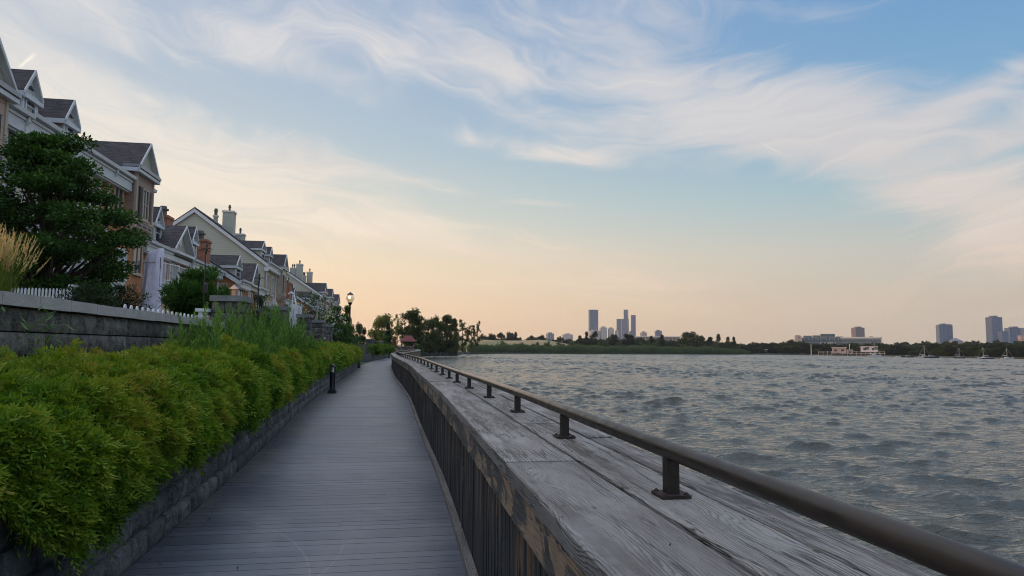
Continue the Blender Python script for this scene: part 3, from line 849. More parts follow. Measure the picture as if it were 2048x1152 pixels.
def pier(x0, x1, y0, y1, ztop, label, zb=.7):
    t = thing('stone_pier', ((x0+x1)/2, (y0+y1)/2, zb), label, 'pier', 'stone piers along the garden wall')
    vn = VN(9, 14, 2, 9); V, Q, UV = [], [], []
    n = max(2, int(round((ztop-.11-zb)/.2))); h = (ztop-.11-zb)/n
    for c in range(n):
        z0 = zb+c*h
        for (ax, ay, dx, dy, L) in ((x0, y0, 1, 0, x1-x0), (x1, y0, 0, 1, y1-y0), (x1, y1, -1, 0, x1-x0), (x0, y1, 0, -1, y1-y0)):
            cut = [.0, L*(.42 if c % 2 else .62), L] if L > .4 else [0, L]
            for u0, u1 in zip(cut, cut[1:]):
                def fr(u, z, o, ax=ax, ay=ay, dx=dx, dy=dy, u0=u0, z0=z0): return (ax+dx*(u0+u)+dy*o, ay+dy*(u0+u)-dx*o, z0+z)
                rough_block(V, Q, UV, fr, u1-u0-.010, h-.014, 0., 7, 4, .010, vn, rng.random()*90)
    wall_np('blocks', V, Q, UV, MATS['garden_block'], t)
    m = MB(); o = .035; m.box(x0-o, x1+o, y0-o, y1+o, ztop-.11, ztop); m.build('cap', MATS['pier_cap'], t)
    m = MB(); m.box(x0+.035, x1-.035, y0+.035, y1-.035, zb, ztop-.12); m.build('core', MATS['deck_gap'], t)
PIERS = [(-3.53, -2.96, 14.0, 14.75, 2.50, 'stone pier with flat cap beside the white urn-topped post, largest in view'),
         (-3.50, -2.98, 19.3, 19.9, 2.60, 'stone pier in front of the white patio things, second from the camera'),
         (-3.42, -2.98, 24.4, 24.9, 2.62, 'narrow stone pier just below the slanted white pole'),
         (-3.72, -3.10, 29.6, 30.2, 2.62, 'stone pier with wide cap in front of the blossoming shrub'),
         (-3.86, -3.30, 35.6, 36.2, 2.62, 'stone pier right of the wide capped one, before the lamp bush'),
         (-3.95, -3.20, 48.6, 49.3, 2.45, 'reddish stone pier at the foot of the lit street lamp'),
         (-4.05, -3.5, 59.0, 59.6, 2.45, 'small pier half hidden behind the lamp post bush'),
         (-3.9, -2.9, 84.0, 85., 2.45, 'far stone pier at left of a pair beyond the first bed'),
         (-2.7, -1.9, 88.0, 88.8, 2.2, 'far stone pier at right of a pair, beside the round clipped bush')]
for p in PIERS: pier(*p)

# second planter beyond
def second_bed():
    t = thing('planter_wall', (-3, 80, 0), 'far low block wall of the second planted bed where the walk bends', 'retaining wall')
    m = MB(); P = [(-5.2, 70), (-3.9, 72.5), (-3.15, 76), (-2.55, 84), (-2.0, 92), (-1.5, 102)]
    for c in range(4):
        i = .02*c
        for a, b in zip(P, P[1:]):
            m.face([(a[0]-i, a[1], c*.19), (b[0]-i, b[1], c*.19), (b[0]-i, b[1], c*.19+.18), (a[0]-i, a[1], c*.19+.18)])
            m.face([(a[0]-i, a[1], c*.19+.18), (b[0]-i, b[1], c*.19+.18), (b[0]-i-.25, b[1]+.1, c*.19+.18), (a[0]-i-.25, a[1]+.1, c*.19+.18)])
    m.build('block_courses', MATS['split_block'], t)
    m = MB(); m.prism([(x-.2, y+.2) for x, y in P]+[(-6, 102), (-8, 74)], 'z', 0, .66); m.build('bed_soil', MATS['soil'], t)
second_bed()

# ------------------------------------------------------------------ hedges and wild plants
vlump = VN(21, 26, .5, 3.2); vfine = VN(22, 26, 3., 9.); vtint = VN(23, 20, .35, 1.6)
def hedge_pts(n, s0, s1, zb, top, jit):
    s = s0+(s1-s0)*rng.random(n); ph = rng.random(n)
    wf = np.interp(s, *zip(*[(q, wL(q)) for q in np.arange(-8, 110, 1.)]))
    z0 = np.interp(s, *zip(*zb)); zt = np.interp(s, *zip(*top))
    bf = np.interp(s, [0, 3.5, 4.3, 14, 22, 60], [.1, .1, 1, .9, .35, .0])
    prof = [(.10*bf-.02, z0, 0), (.24*bf-.03, z0+.30*(zt-z0)/1.0, .18), (.20*bf-.04, z0+.6*(zt-z0), .38), (.02*bf-.04, zt-.10, .56), (-.42, zt, .74), (-.95, zt+.02, .90), (-1.35, zt-.15, 1.)]
    w = np.zeros(n); z = np.zeros(n)
    for (a, za, ta), (b, zb_, tb) in zip(prof, prof[1:]):
        k = (ph >= ta) & (ph <= tb); t = ((ph-ta)/(tb-ta))[k]
        w[k] = (wf+a)[k]*(1-t)+(wf+b)[k]*t; z[k] = np.broadcast_to(za, n)[k]*(1-t)+np.broadcast_to(zb_, n)[k]*t
    P = np.stack([w, s, z], 1)
    C = np.stack([wf-.55, s, .5*(z0+zt)-.1], 1)
    out = P-C; out[:, 1] = 0; out = norm(out)
    lump = vlump(P); bulge = np.interp(s, [0, 16, 24, 60], [1, 1, .7, .5])
    P = P + out*(lump*bulge*.16)[:, None] + out*(vfine(P)*.050)[:, None] - out*(np.abs(rng.normal(size=n))*jit)[:, None]
    # mounds along the bed: separate shrubs with valleys between
    md = np.abs(np.sin(s*pi/1.65+.6*np.sin(s*.7)+.4)); P -= out*((1-md)**2*.07)[:, None]
    return P, out, s, lump, md
def hedge(name, s0, s1, n, L, ll, lw, zb, top, label, K=4, core=True):
    P, out, s, lump, md = hedge_pts(n, s0, s1, zb, top, .05)
    D = norm(out*.8 + np.array([0, 0, .35]) + rng.normal(size=(n, 3))*.55 + np.stack([np.zeros(n), -.25*np.ones(n), -.12*np.ones(n)], 1))
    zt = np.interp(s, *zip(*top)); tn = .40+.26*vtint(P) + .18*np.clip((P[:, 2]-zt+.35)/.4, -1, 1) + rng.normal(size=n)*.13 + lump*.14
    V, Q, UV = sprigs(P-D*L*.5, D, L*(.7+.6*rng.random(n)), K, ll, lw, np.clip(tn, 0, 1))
    t = thing(name, (wL((s0+s1)/2)-.6, (s0+s1)/2, .7), label, 'hedge')
    mesh_np('foliage', V, Q, MATS['hedge_leaf'], t, UV)
    # leafy inner body
    if core:
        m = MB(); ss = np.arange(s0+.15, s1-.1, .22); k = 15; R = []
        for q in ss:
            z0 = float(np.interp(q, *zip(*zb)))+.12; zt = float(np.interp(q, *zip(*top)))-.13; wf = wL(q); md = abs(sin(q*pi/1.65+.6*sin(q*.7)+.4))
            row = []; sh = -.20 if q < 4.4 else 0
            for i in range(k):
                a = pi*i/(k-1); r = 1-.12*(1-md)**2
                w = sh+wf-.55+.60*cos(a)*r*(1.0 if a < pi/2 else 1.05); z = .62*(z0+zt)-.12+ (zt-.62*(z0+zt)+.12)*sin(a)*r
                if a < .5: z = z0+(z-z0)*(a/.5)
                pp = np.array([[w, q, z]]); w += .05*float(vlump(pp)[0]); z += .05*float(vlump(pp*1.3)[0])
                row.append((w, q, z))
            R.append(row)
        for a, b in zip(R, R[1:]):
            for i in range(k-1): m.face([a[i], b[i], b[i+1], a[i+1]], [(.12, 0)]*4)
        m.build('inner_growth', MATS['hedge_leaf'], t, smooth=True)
zbn = [(0, .95), (3.55, .92), (3.95, .56), (4.3, .42), (5.1, .42), (5.8, .60), (8, .62), (11, .66), (15, .68), (24, .78), (60, .84)]
tpn = [(0, 1.30), (3.5, 1.30), (6, 1.38), (8, 1.42), (12, 1.48), (17, 1.48), (30, 1.50), (60, 1.52)]
def hedges():
    t = None
    hedge('hedge', 1.8, 7.6, 19500, .15, .034, .0098, zbn, tpn, 'yellow-green feathery hedge spilling over the low wall nearest the camera', 6)
    hedge('hedge', 7.6, 13.5, 12500, .17, .044, .0135, zbn, tpn, 'middle stretch of yellow-green hedge beside the boardwalk, below the largest stone pier', 5)
    hedge('hedge', 13.5, 26, 11500, .21, .066, .022, zbn, tpn, 'hedge stretch mixed with tall wild plants just before the nearest bollard', 3)
    hedge('hedge', 26, 56, 9000, .34, .14, .055, zbn, [(0, 1.5), (26, 1.5), (33, 1.62), (45, 1.60), (56, 1.45)], 'far stretch of hedge behind the lit bollard', 2)
hedges()

def wild_plants():
    # tall feathery weeds rising out of the hedge
    parts = []; n = 0
    stems = MB()
    for i in range(420):
        s = 9.3+rng.random()**.8*15.2 if i < 360 else 24+rng.random()*6
        wo = -.15-rng.random()*1.15
        x = wL(s)+wo; y = s
        hmax = np.interp(s, [9, 11, 13, 16, 18, 21, 24, 30], [1.6, 2.05, 2.32, 2.50, 2.36, 2.02, 1.8, 1.62])
        h = hmax*(.76+.26*rng.random()) - (.35 if wo > -.45 and s < 15 else 0)
        lean = rng.normal(size=2)*.05; z0 = .8
        K = int(34+10*rng.random())
        t = np.linspace(.1, 1, K); z = z0+(h-z0)*t
        px = x+lean[0]*t*t*2; py = y+lean[1]*t*t*2
        C = np.stack([px, py, z], 1); a = np.arange(K)*2.4+rng.random()*6
        rep = 3
        for r_ in range(rep):
            aa = a+r_*2.1+rng.random(K)
            D = norm(np.stack([np.cos(aa), np.sin(aa), .75+.5*t+rng.normal(size=K)*.2], 1)); U = norm(np.cross(D, np.array([0, 0, 1.])))
            L = (.15-.10*t**2)*(.8+.5*rng.random(K))*(1. if s < 18 else 1.35)
            parts.append(leaves(C, D, U, L*1.15, L*.20+.003, np.clip(.55+rng.normal(size=K)*.16+.25*t+.1*sin(i), 0, 1)))
        stems.tube([(x, y, z0-.1), (x+lean[0]*.5, y+lean[1]*.5, (z0+h)/2), (x+lean[0]*2, y+lean[1]*2, h)], [.006, .004, .002], 4, False)
    V, Q, UV = cat_leaves(parts)
    o = mesh_np('wild_plants', V, Q, MATS['weed_leaf'], None, UV); tag(o, kind='stuff')
    s = stems.build('wild_plant_stems', MATS['weed_leaf']); tag(s, kind='stuff')
    # arching plant over the coping at the left edge
    t = thing('weed_plant', (-3.0, 6.4, .8), 'bluish green weed with long drooping leaves in front of the wall coping at far left', 'plant')
    parts = []
    for i in range(46):
        s = 5.6+rng.random()*1.3; x = -3.12+rng.random()*.30; h = 1.05+.85*rng.random()
        K = 14; tt = np.linspace(.25, 1, K); C = np.stack([np.full(K, x), np.full(K, s), .75+(h-.75+.0)*tt], 1)
        a = rng.random(K)*6.28; D = norm(np.stack([np.cos(a), np.sin(a), .5-.6*rng.random(K)], 1)); U = norm(np.cross(D, np.array([0, 0, 1.])))
        parts.append(leaves(C, D, U, .13+.08*rng.random(K), .014+.006*rng.random(K), np.clip(.3+rng.normal(size=K)*.2, 0, 1)))
    V, Q, UV = cat_leaves(parts); mesh_np('foliage', V, Q, MATS['weed_leaf'], t, UV)
wild_plants()

def feather_grass():
    t = thing('feather_grass', (-4.1, 8.3, 1.9), 'tan plumed feather reed grass clump standing behind the wall coping at far left', 'ornamental grass')
    parts = []; par2 = []
    for i in range(420):
        a = rng.random()*6.28; r = .26*sqrt(rng.random()); x, y = -4.42+r*cos(a)*.85, 8.35+r*sin(a)*1.2
        ln = .42+.28*rng.random(); le = rng.normal(size=2)*.10; le[0] += .05
        K = 12; tt = np.linspace(0, 1, K)
        C = np.stack([x+le[0]*tt**1.6, y+le[1]*tt**1.6, 1.9+ln*tt], 1)
        d = norm(np.gradient(C, axis=0)); U = norm(np.cross(d, rnd_unit(K)))
        par2.append(leaves(C, d, U, ln/K*1.5, .006, np.clip(.3+rng.normal(size=K)*.15+.3*tt, 0, 1)))
        if i < 170:
            K = 26; tt = np.linspace(.0, 1, K)**.9; L2 = .17+.08*rng.random()
            top = C[-1]; dirv = norm(np.array([le[0]*1.0, le[1]*1.0, ln]))
            C2 = top+dirv*(L2*tt)[:, None]; D2 = norm(dirv+rng.normal(size=(K, 3))*.22); U2 = norm(np.cross(D2, rnd_unit(K)))
            parts.append(leaves(C2, D2, U2, .046*(1.1-.6*tt), .012*(1.15-.8*tt), np.clip(.5+rng.normal(size=K)*.25, 0, 1)))
    V, Q, UV = cat_leaves(parts); mesh_np('plumes', V, Q, MATS['straw'], t, UV)
    V, Q, UV = cat_leaves(par2); mesh_np('blades', V, Q, MATS['grass_blade'], t, UV)
feather_grass()

# ------------------------------------------------------------------ trees and shrubs
def crown_tree(name, base, H, clumps, leaf, nleaf, leafmat, label, cat='tree', group=None, trunk_r=.12, flat=.6, parent_only=False, up=.0, tintb=.4, branch=True, multi=1, lw=.55):
    """clumps: list of (dx,dy,z,r). trunk and limbs reach every clump."""
    t = thing(name, base, label, cat, group)
    bx, by, bz = base; m = MB()
    zs = sorted(c[2] for c in clumps); ztop = zs[-1]
    for q in range(multi):
        ox, oy = (rng.normal(size=2)*.15 if multi > 1 else (0, 0))
        pts = [(bx+ox*k*.8+.04*H*.1*sin(k*5+q), by+oy*k*.8+.04*H*.1*cos(k*4), bz-.1+(ztop)*k*.92) for k in np.linspace(0, 1, 7)]
        m.tube(pts, [trunk_r*(1-.85*k)/sqrt(multi) for k in np.linspace(0, 1, 7)], 7)
    if branch:
        for (dx, dy, z, r) in clumps:
            z0 = max(z*.25, z-(.9+.35*math.hypot(dx, dy))*1.0); k = z0/ztop
            p0 = Vector((bx, by, bz+z0)); p2 = Vector((bx+dx, by+dy, bz+z)); p1 = p0.lerp(p2, .5)+Vector((0, 0, -.06*H*.3))
            rr = trunk_r*(.45*(1-k)+.10); m.tube([p0, p1, p2], [rr, rr*.6, rr*.2], 5, False)
    m.build('trunk', MATS['bark'], t, smooth=True)
    w = np.array([c[3]**2 for c in clumps]); w = w/w.sum(); idx = rng.choice(len(clumps), nleaf, p=w); C = np.array(clumps)[idx]
    d = rnd_unit(nleaf); rad = rng.random(nleaf)**.45
    off = d*rad[:, None]*C[:, 3:4]; off[:, 2] *= flat
    P = np.array([bx, by, bz])+C[:, :3]+off
    D = norm(d*np.array([1, 1, .4])+rng.normal(size=(nleaf, 3))*.6+np.array([0, 0, up])); U = norm(np.cross(D, np.array([0, 0, 1.])+rng.normal(size=(nleaf, 3))*.5))
    tn = np.clip(tintb+rng.normal(size=nleaf)*.2+.15*d[:, 2]+.12*np.sin(idx*1.7), 0, 1)
    s = leaf*(.7+.6*rng.random(nleaf)); V, Q, UV = leaves(P, D, U, s, s*lw, tn)
    mesh_np('crown', V, Q, MATS[leafmat], t, UV)
    return t

def garden_tree():
    cl = []; r = random.Random(4)
    prof = interp([(.8, 1.3), (1.25, 1.6), (2.0, 1.65), (2.6, 1.85), (3.2, 1.25), (3.8, .85), (4.4, .6), (4.9, .1)])
    z = .8
    while z < 4.8:
        R = prof(z); n = int(5+R*6.5)
        for i in range(n):
            a = 2*pi*i/n + r.random()*.8; q = R*(.45+.62*r.random()**.6)
            cl.append((q*cos(a), q*sin(a), z+r.uniform(-.15, .15)-.10*q, .34+.22*r.random()))
        cl.append((r.uniform(-.4, .4), r.uniform(-.4, .4), z, .6))
        z += .42
    crown_tree('garden_tree', (-8.35, 18.0, 1.85), 5.0, cl, .098, 50000, 'tree_leaf', 'large dark green layered tree in the garden in front of the nearest townhouse', trunk_r=.14, flat=.34, lw=.6)
garden_tree()

def blob_shrub(name, px, D, zb, zt, wpx, leafm, label, n=3500, leaf=.09, cat='shrub', group=None, up=.5, lw=.3, flat=1., clr=.4, seed=1):
    x, y, _ = place(px, D); rad = wpx/2/FPX*D*1.0; H = zt-zb; r = random.Random(seed); cl = []
    m = int(10+rad*8)
    for i in range(m):
        a = r.random()*6.28; q = rad*.72*sqrt(r.random()); zz = H*(.2+.68*r.random())*(1-.28*(q/rad)**2)
        cl.append((q*cos(a), q*sin(a), zz, rad*clr*(.7+.5*r.random())))
    for i in range(int(14+rad*6)):
        a = r.random()*6.28; q = rad*(.75+.35*r.random()); zz = H*(.35+.6*r.random()); cl.append((q*cos(a), q*sin(a), zz, rad*.13))
        a = r.random()*6.28; q = rad*.6*r.random(); cl.append((q*cos(a), q*sin(a), H*(.9+.16*r.random()), rad*.12))
    return crown_tree(name, (x, y, zb), H, cl, leaf, n, leafm, label, cat, group, .03, flat, up=up, lw=lw, multi=3)
G = 1.85
blob_shrub('garden_bush', 390, 16.6, G, 3.08, 104, 'shrub_leaf', 'bright green feathery bush beside the closed lavender umbrella', 9000, .15, up=1.0, lw=.16, seed=3)
blob_shrub('garden_hedge', 235, 17.5, G, 2.75, 90, 'dark_leaf', 'dark clipped garden hedge under the large tree, left of the lavender umbrella', 4500, .07, seed=5)
blob_shrub('garden_hedge', 170, 15.5, G, 2.6, 100, 'dark_leaf', 'dark low hedge under the large tree, behind the white picket corner post', 4500, .07, seed=6)
blob_shrub('garden_shrub', 516, 17.2, G-.4, 2.62, 60, 'dark_leaf', 'dark rounded shrub between the two nearest stone piers', 4000, .06, seed=7)
def blossom_shrub(px, D, zt, wpx, label, seed):
    t = blob_shrub('flowering_shrub', px, D, G, zt, wpx, 'tree_leaf', label, 2150, .13, 'shrub', 'dark shrubs with white blossoms', lw=.5, seed=seed)
    b = wloc(t); n = 90; rad = wpx/2/FPX*D
    d = rnd_unit(n); P = np.array([b.x, b.y, b.z+.45*(zt-G)])+d*np.array([rad*.95, rad*.95, (zt-G)*.5])
    P = np.repeat(P, 4, 0)+rng.normal(size=(n*4, 3))*.03; D_ = rnd_unit(n*4); U = norm(np.cross(D_, rnd_unit(n*4)))
    V, Q, UV = leaves(P-D_*.03, D_, U, .09, .08, rng.random(n*4)); mesh_np('blossoms', V, Q, MATS['blossom'], t, UV)
blossom_shrub(622, 42, 4.35, 88, 'dark bushy shrub with a few white blossoms, left of the grey garden pole', 8)
blossom_shrub(665, 46, 3.9, 58, 'rounded dark shrub dotted with white blossoms, right of the grey garden pole', 9)
blob_shrub('lamp_bush', 690, 45, .9, 2.75, 70, 'shrub_leaf', 'green bush around the foot of the lit street lamp', 4500, .12, lw=.5, seed=10)
blob_shrub('wall_shrub', 668, 40, .8, 2.0, 50, 'dark_leaf', 'dark shrub in front of the wall left of the street lamp', 3000, .10, lw=.5, seed=11)
blob_shrub('clipped_bush', 771, 105, .0, 2.95, 30, 'shrub_leaf', 'round clipped bush right of the far stone piers', 3000, .16, lw=.6, seed=12)
# hedge on the second bed
for px, D, w, zt, lb in [(752, 80, 34, 1.75, 'yellow-green hedge at the left of the second bed'), (766, 86, 30, 1.7, 'yellow-green hedge in the middle of the second bed'), (779, 95, 22, 1.75, 'yellow-green hedge at the right of the second bed')]:
    blob_shrub('bed_hedge', px, D, .6, zt, w, 'hedge_leaf', lb, 3000, .13, 'hedge', 'hedge clumps on the second bed', lw=.5, seed=px)

# ------------------------------------------------------------------ houses
def window(parent, x, y, z, w, h, ax='x', cols=2, rows=2, fm='white_trim', shutters=False, sill=True, sw=.44):
    """ax 'x': faces the water (+x), centred on y; ax 'y': faces the camera (-y), centred on x"""
    def bx(m, u0, u1, z0, z1, d0, d1):
        if ax == 'x': m.box(x+d0, x+d1, y+u0, y+u1, z0, z1)
        else: m.box(x+u0, x+u1, y-d1, y-d0, z0, z1)
    f = MB(); t = .07; a, b = -w/2, w/2
    bx(f, a, a+t, z, z+h, .0, .07); bx(f, b-t, b, z, z+h, .0, .07)
    bx(f, a+t, b-t, z+h-t, z+h, .0, .068); bx(f, a+t, b-t, z, z+t, .0, .068)
    for i in range(1, cols): c = a+w*i/cols; bx(f, c-.03, c+.03, z+t, z+h-t, .0, .06)
    for i in range(1, rows): c = z+h*i/rows; bx(f, a+t, b-t, c-.02, c+.02, .01, .045)
    if sill: bx(f, a-.06, b+.06, z-.07, z-.002, .0, .11)
    fo = f.build('window', MATS[fm], parent)
    p = MB(); bx(p, a+.03, b-.03, z+.03, z+h-.03, .005, .028); p.build('pane', MATS['window_glass'], fo)
    if shutters:
        for s_ in (-1, 1):
            g = MB(); c = s_*(w/2+.03+sw/2); bx(g, c-sw/2, c+sw/2, z, z+h, .0, .05)
            for k in range(int(h/.09)): bx(g, c-sw/2+.03, c+sw/2-.03, z+.05+k*.09, z+.05+k*.09+.05, .05, .062)
            g.build('shutter', MATS['shutter'], parent)
    return fo
def chevron(yc, hw, ze, za, th):    # section of a gable roof (2D)
    return [(yc-hw, ze), (yc, za), (yc+hw, ze), (yc+hw, ze+th), (yc, za+th*1.25), (yc-hw, ze+th)]
def gable(parent, nm, xf, xb, yc, hw, ze, za, wallm, ov=.18, fr=.30, vent=None, boxed=True):
    """little roof whose ridge runs back from the front (xf) into the main roof (xb)"""
    sl = (za-ze)/hw
    r = MB(); r.prism(chevron(yc, hw+ov, ze-sl*ov, za, .07), 'x', xb, xf+fr); ro = r.build(nm+'_roof', MATS['roof_shingle'], parent)
    g = MB(); g.prism([(yc-hw, ze), (yc, za-.02), (yc+hw, ze)], 'x', xb, xf); g.build('gable_wall', MATS[wallm], ro)
    t = MB()   # rake boards, eave boards
    w = .20
    t.prism([(yc-hw-ov-.02, ze-sl*ov-.04), (yc-hw-ov-.02, ze-sl*ov+.07), (yc, za+.09), (yc, za-.06)], 'x', xf+fr+.004, xf+fr+.05)
    t.prism([(yc+hw+ov+.02, ze-sl*ov-.04), (yc+hw+ov+.02, ze-sl*ov+.07), (yc, za+.09), (yc, za-.06)], 'x', xf+fr+.004, xf+fr+.05)
    if boxed: t.box(xf+.004, xf+fr+.06, yc-hw-ov, yc+hw+ov, ze-sl*ov-.15, ze-sl*ov-.02)
    for s_ in (-1, 1):
        a = yc+s_*(hw+ov); t.box(xb+.3, xf+fr+.0, min(a, a+s_*.05), max(a, a+s_*.05), ze-sl*ov-.13, ze-sl*ov+.03)
    t.build('trim', MATS['white_trim'], ro)
    sf = MB(); c0 = [(yc-hw-ov+.01, ze-sl*ov-.022), (yc, za-.026), (yc+hw+ov-.01, ze-sl*ov-.022), (yc+hw+ov-.01, ze-sl*ov-.004), (yc, za-.005), (yc-hw-ov+.01, ze-sl*ov-.004)]; sf.prism(c0, 'x', xf+.003, xf+fr); sf.build('soffit', MATS['white_trim'], ro)
    if vent == 'tri':
        v = MB(); v.prism([(yc-hw*.42, ze+.12), (yc, za-.42), (yc+hw*.42, ze+.12)], 'x', xf-.02, xf+.05); v.build('louvre', MATS['shutter'], ro)
    if vent == 'oval':
        v = MB(); n = 20; P = [(yc+.30*cos(2*pi*k/n), ze+.62+.42*sin(2*pi*k/n)) for k in range(n)]
        v.prism(P, 'x', xf, xf+.05); v.build('round_vent', MATS['off_white'], ro)
    return ro
def dormer(parent, xf, yc, w, z0, ze, za, xb, wallm='sage_siding', vent='tri', win=True):
    d = MB(); d.box(xb, xf, yc-w/2, yc+w/2, z0, ze); do = d.build('dormer', MATS[wallm], parent)
    # trim round the face
    t = MB(); e = .09
    t.box(xf, xf+.05, yc-w/2-.02, yc-w/2+e, z0, ze); t.box(xf, xf+.05, yc+w/2-e, yc+w/2+.02, z0, ze); t.box(xf, xf+.047, yc-w/2+e, yc+w/2-e, z0, z0+.16)
    t.build('corner_boards', MATS['white_trim'], do)
    sub = gable(parent, 'dormer', xf, xb, yc, w/2, ze, za, 'white_trim' if vent == 'tri' else wallm, .10, .11, vent)
    if win: window(parent, xf+.002, yc, z0+.18, w-.26, ze-z0-.24, 'x', 1, 2, 'white_trim', sill=False)
    return do
def chimney(parent, x0, x1, y0, y1, z0, z1, m='cream_siding', flues=1, cap='off_white'):
    c = MB(); c.box(x0, x1, y0, y1, z0, z1); co = c.build('chimney', MATS[m], parent)
    k = MB(); k.box(x0-.06, x1+.06, y0-.06, y1+.06, z1-.10, z1+.05)
    if 'brick' in m: k.box(x0-.03, x1+.03, y0-.03, y1+.03, z1-.62, z1-.50)
    k.build('chimney_cap', MATS[cap], co)
    f = MB()
    for i in range(flues):
        cx = x0+(x1-x0)*(i+1)/(flues+1); cy = (y0+y1)/2
        r = .20 if 'brick' in m else .09
        f.lathe((cx, cy, z1+.05), [(r, 0), (r, .35), (r*1.5, .36), (r*1.5, .44), (r, .45), (r*.9, .6), (0, .6)], 10)
    f.build('flue', MATS['flue'], co)
def gutter(parent, x, y0, y1, z, fz=.42, dp=()):
    g = MB(); g.prism([(x+.06, z-.03), (x+.22, z-.01), (x+.24, z+.11), (x+.20, z+.11), (x+.19, z+.01), (x+.08, z+.02)], 'y', y0, y1)
    g.build('gutter', MATS['white_trim'], parent)
    f = MB(); f.box(x-.30, x+.055, y0, y1, z-fz, z+.06); f.box(x+.055, x+.10, y0, y1, z-.14, z-.06)
    f.box(x-.2, x-.02, y0+.01, y1-.01, z-fz-.06, z-fz-.002)
    f.build('frieze', MATS['white_trim'], parent)
    for (y, zb) in dp:
        d = MB(); d.tube([(x+.14, y, z), (x+.14, y, z-.14), (x-.16, y, z-.5), (x-.16, y, z-.9), (x-.16, y, zb)], .05, 8, False)
        d.build('downpipe', MATS['white_trim'], parent)
def balcony(parent, xw, xf, y0, y1, z, rail_h=1.05, solid=.42, curve=True):
    """white balcony: curved slab edge and baluster railing"""
    n = 14; P = []
    for i in range(n+1):
        t = i/n; y = y0+(y1-y0)*t; x = xf-(0 if not curve else (xf-xw)*.55*(abs(2*t-1)**3.2)); P.append((x, y))
    f = MB(); f.prism([(xw, y0)]+P+[(xw, y1)], 'z', z-.30, z); f.prism([(xw, y0-.03)]+[(x+.05, y) for x, y in P]+[(xw, y1+.03)], 'z', z, z+.06)
    f.prism([(xw, y0+.15)]+[(x-.12, y) for x, y in P]+[(xw, y1-.15)], 'z', z-.62, z-.30)
    b = f.build('balcony', MATS['white_trim'], parent)
    r = MB()
    path = [(xw, y0)]+P+[(xw, y1)]
    r.tube([(x, y, z+rail_h) for x, y in path], .035, 6); r.tube([(x, y, z+.16) for x, y in path], .025, 6)
    L = 0; nxt = 0; k = 0
    for a, c in zip(path, path[1:]):
        sl = math.hypot(c[0]-a[0], c[1]-a[1])
        while nxt <= L+sl:
            t = (nxt-L)/max(sl, 1e-6); x = a[0]+(c[0]-a[0])*t; y = a[1]+(c[1]-a[1])*t
            hw = .05 if k % 10 == 0 else .010
            r.box(x-hw, x+hw, y-hw, y+hw, z+.06, z+rail_h+(.08 if k % 10 == 0 else 0)); k += 1; nxt += .125
        L += sl
    r.build('railing', MATS['white_trim'], b)
def main_roof(parent, xe, xr, xbk, ze, zr, y0, y1, over=.0):
    sl = (zr-ze)/(xe-xr)
    m = MB(); m.prism([(xe+.22, ze-.22*sl), (xr, zr), (xbk-.22, ze-.22*sl), (xbk-.22, ze-.22*sl+.09), (xr, zr+.12), (xe+.22, ze-.22*sl+.09)], 'y', y0-over, y1+over)
    return m.build('roof', MATS['roof_shingle'], parent)
def end_rake(parent, xe, xr, xbk, ze, zr, y):
    m = MB(); sl = (zr-ze)/(xe-xr); w = .30
    m.prism([(xe+.24, ze-.24*sl-.03), (xr, zr-.03), (xr, zr-w-.05), (xe+.24, ze-.24*sl-w-.03)], 'y', y-.10, y-.004)
    m.prism([(xbk-.24, ze-.24*sl-.03), (xr, zr-.03), (xr, zr-w-.05), (xbk-.24, ze-.24*sl-w-.03)], 'y', y-.10, y-.004)
    m.box(xe-.1, xe+.26, y-.12, y+.01, ze-.24*sl-.62, ze-.24*sl-w-.03)
    m.build('rake_board', MATS['white_trim'], parent)

GZ = 1.2
def bay(parent, xw, xf, y0, y1, z0, z1, ze_roof, za, m='pink_panel', xb=None, win=True, shutters=True, tail=True):
    c = (y0+y1)/2; w = y1-y0
    b = MB(); b.box(xw, xf, y0, y1, z0+.55, z1); bo = b.build('bay', MATS[m], parent)
    p = MB(); p.prism([(xw-.0, z0), (xw+.0+.15, z0), (xf+.03, z0+.28), (xf+.03, z0+.549), (xw, z0+.549)], 'y', y0+.0, y1-.0)
    q = MB()
    for k in range(3):
        a = y0+.08+k*(w-.16)/3
        p.box(xf+.03, xf+.055, a+.04, a+(w-.16)/3-.04, z0+.30, z0+.50)
        q.box(xf+.056, xf+.062, a+.08, a+(w-.16)/3-.08, z0+.34, z0+.46)
    p.box(xf, xf+.07, y0-.04, y1+.04, z0+.55, z0+.63)
    for (a, b_) in ((y0-.03, y0+.09), (y1-.09, y1+.03)): p.box(xf-.06, xf+.035, a, b_, z0+.63, z1-.12)
    po = p.build('bay_base', MATS['beige_trim'], bo); q.build('inset_panels', MATS['shutter'], bo)
    cn = MB(); cn.box(xw, xf+.14, y0-.14, y1+.14, z1-.12, z1); cn.box(xw, xf+.24, y0-.24, y1+.24, z1, z1+.12); cn.box(xw, xf+.20, y0-.20, y1+.20, z1+.12, z1+.17)
    cn.build('cornice', MATS['grey_metal'], bo)
    if win: window(parent, xf+.002, c, z0+.70, w*.36, z1-z0-1.35, 'x', 2, 2, 'beige_trim', shutters, sw=w*.15)
    gable(parent, 'bay', xf-.02, xb or xw-2.6, c, w/2+.06, z1+.18, za, 'cream_siding', .18, .16, None)

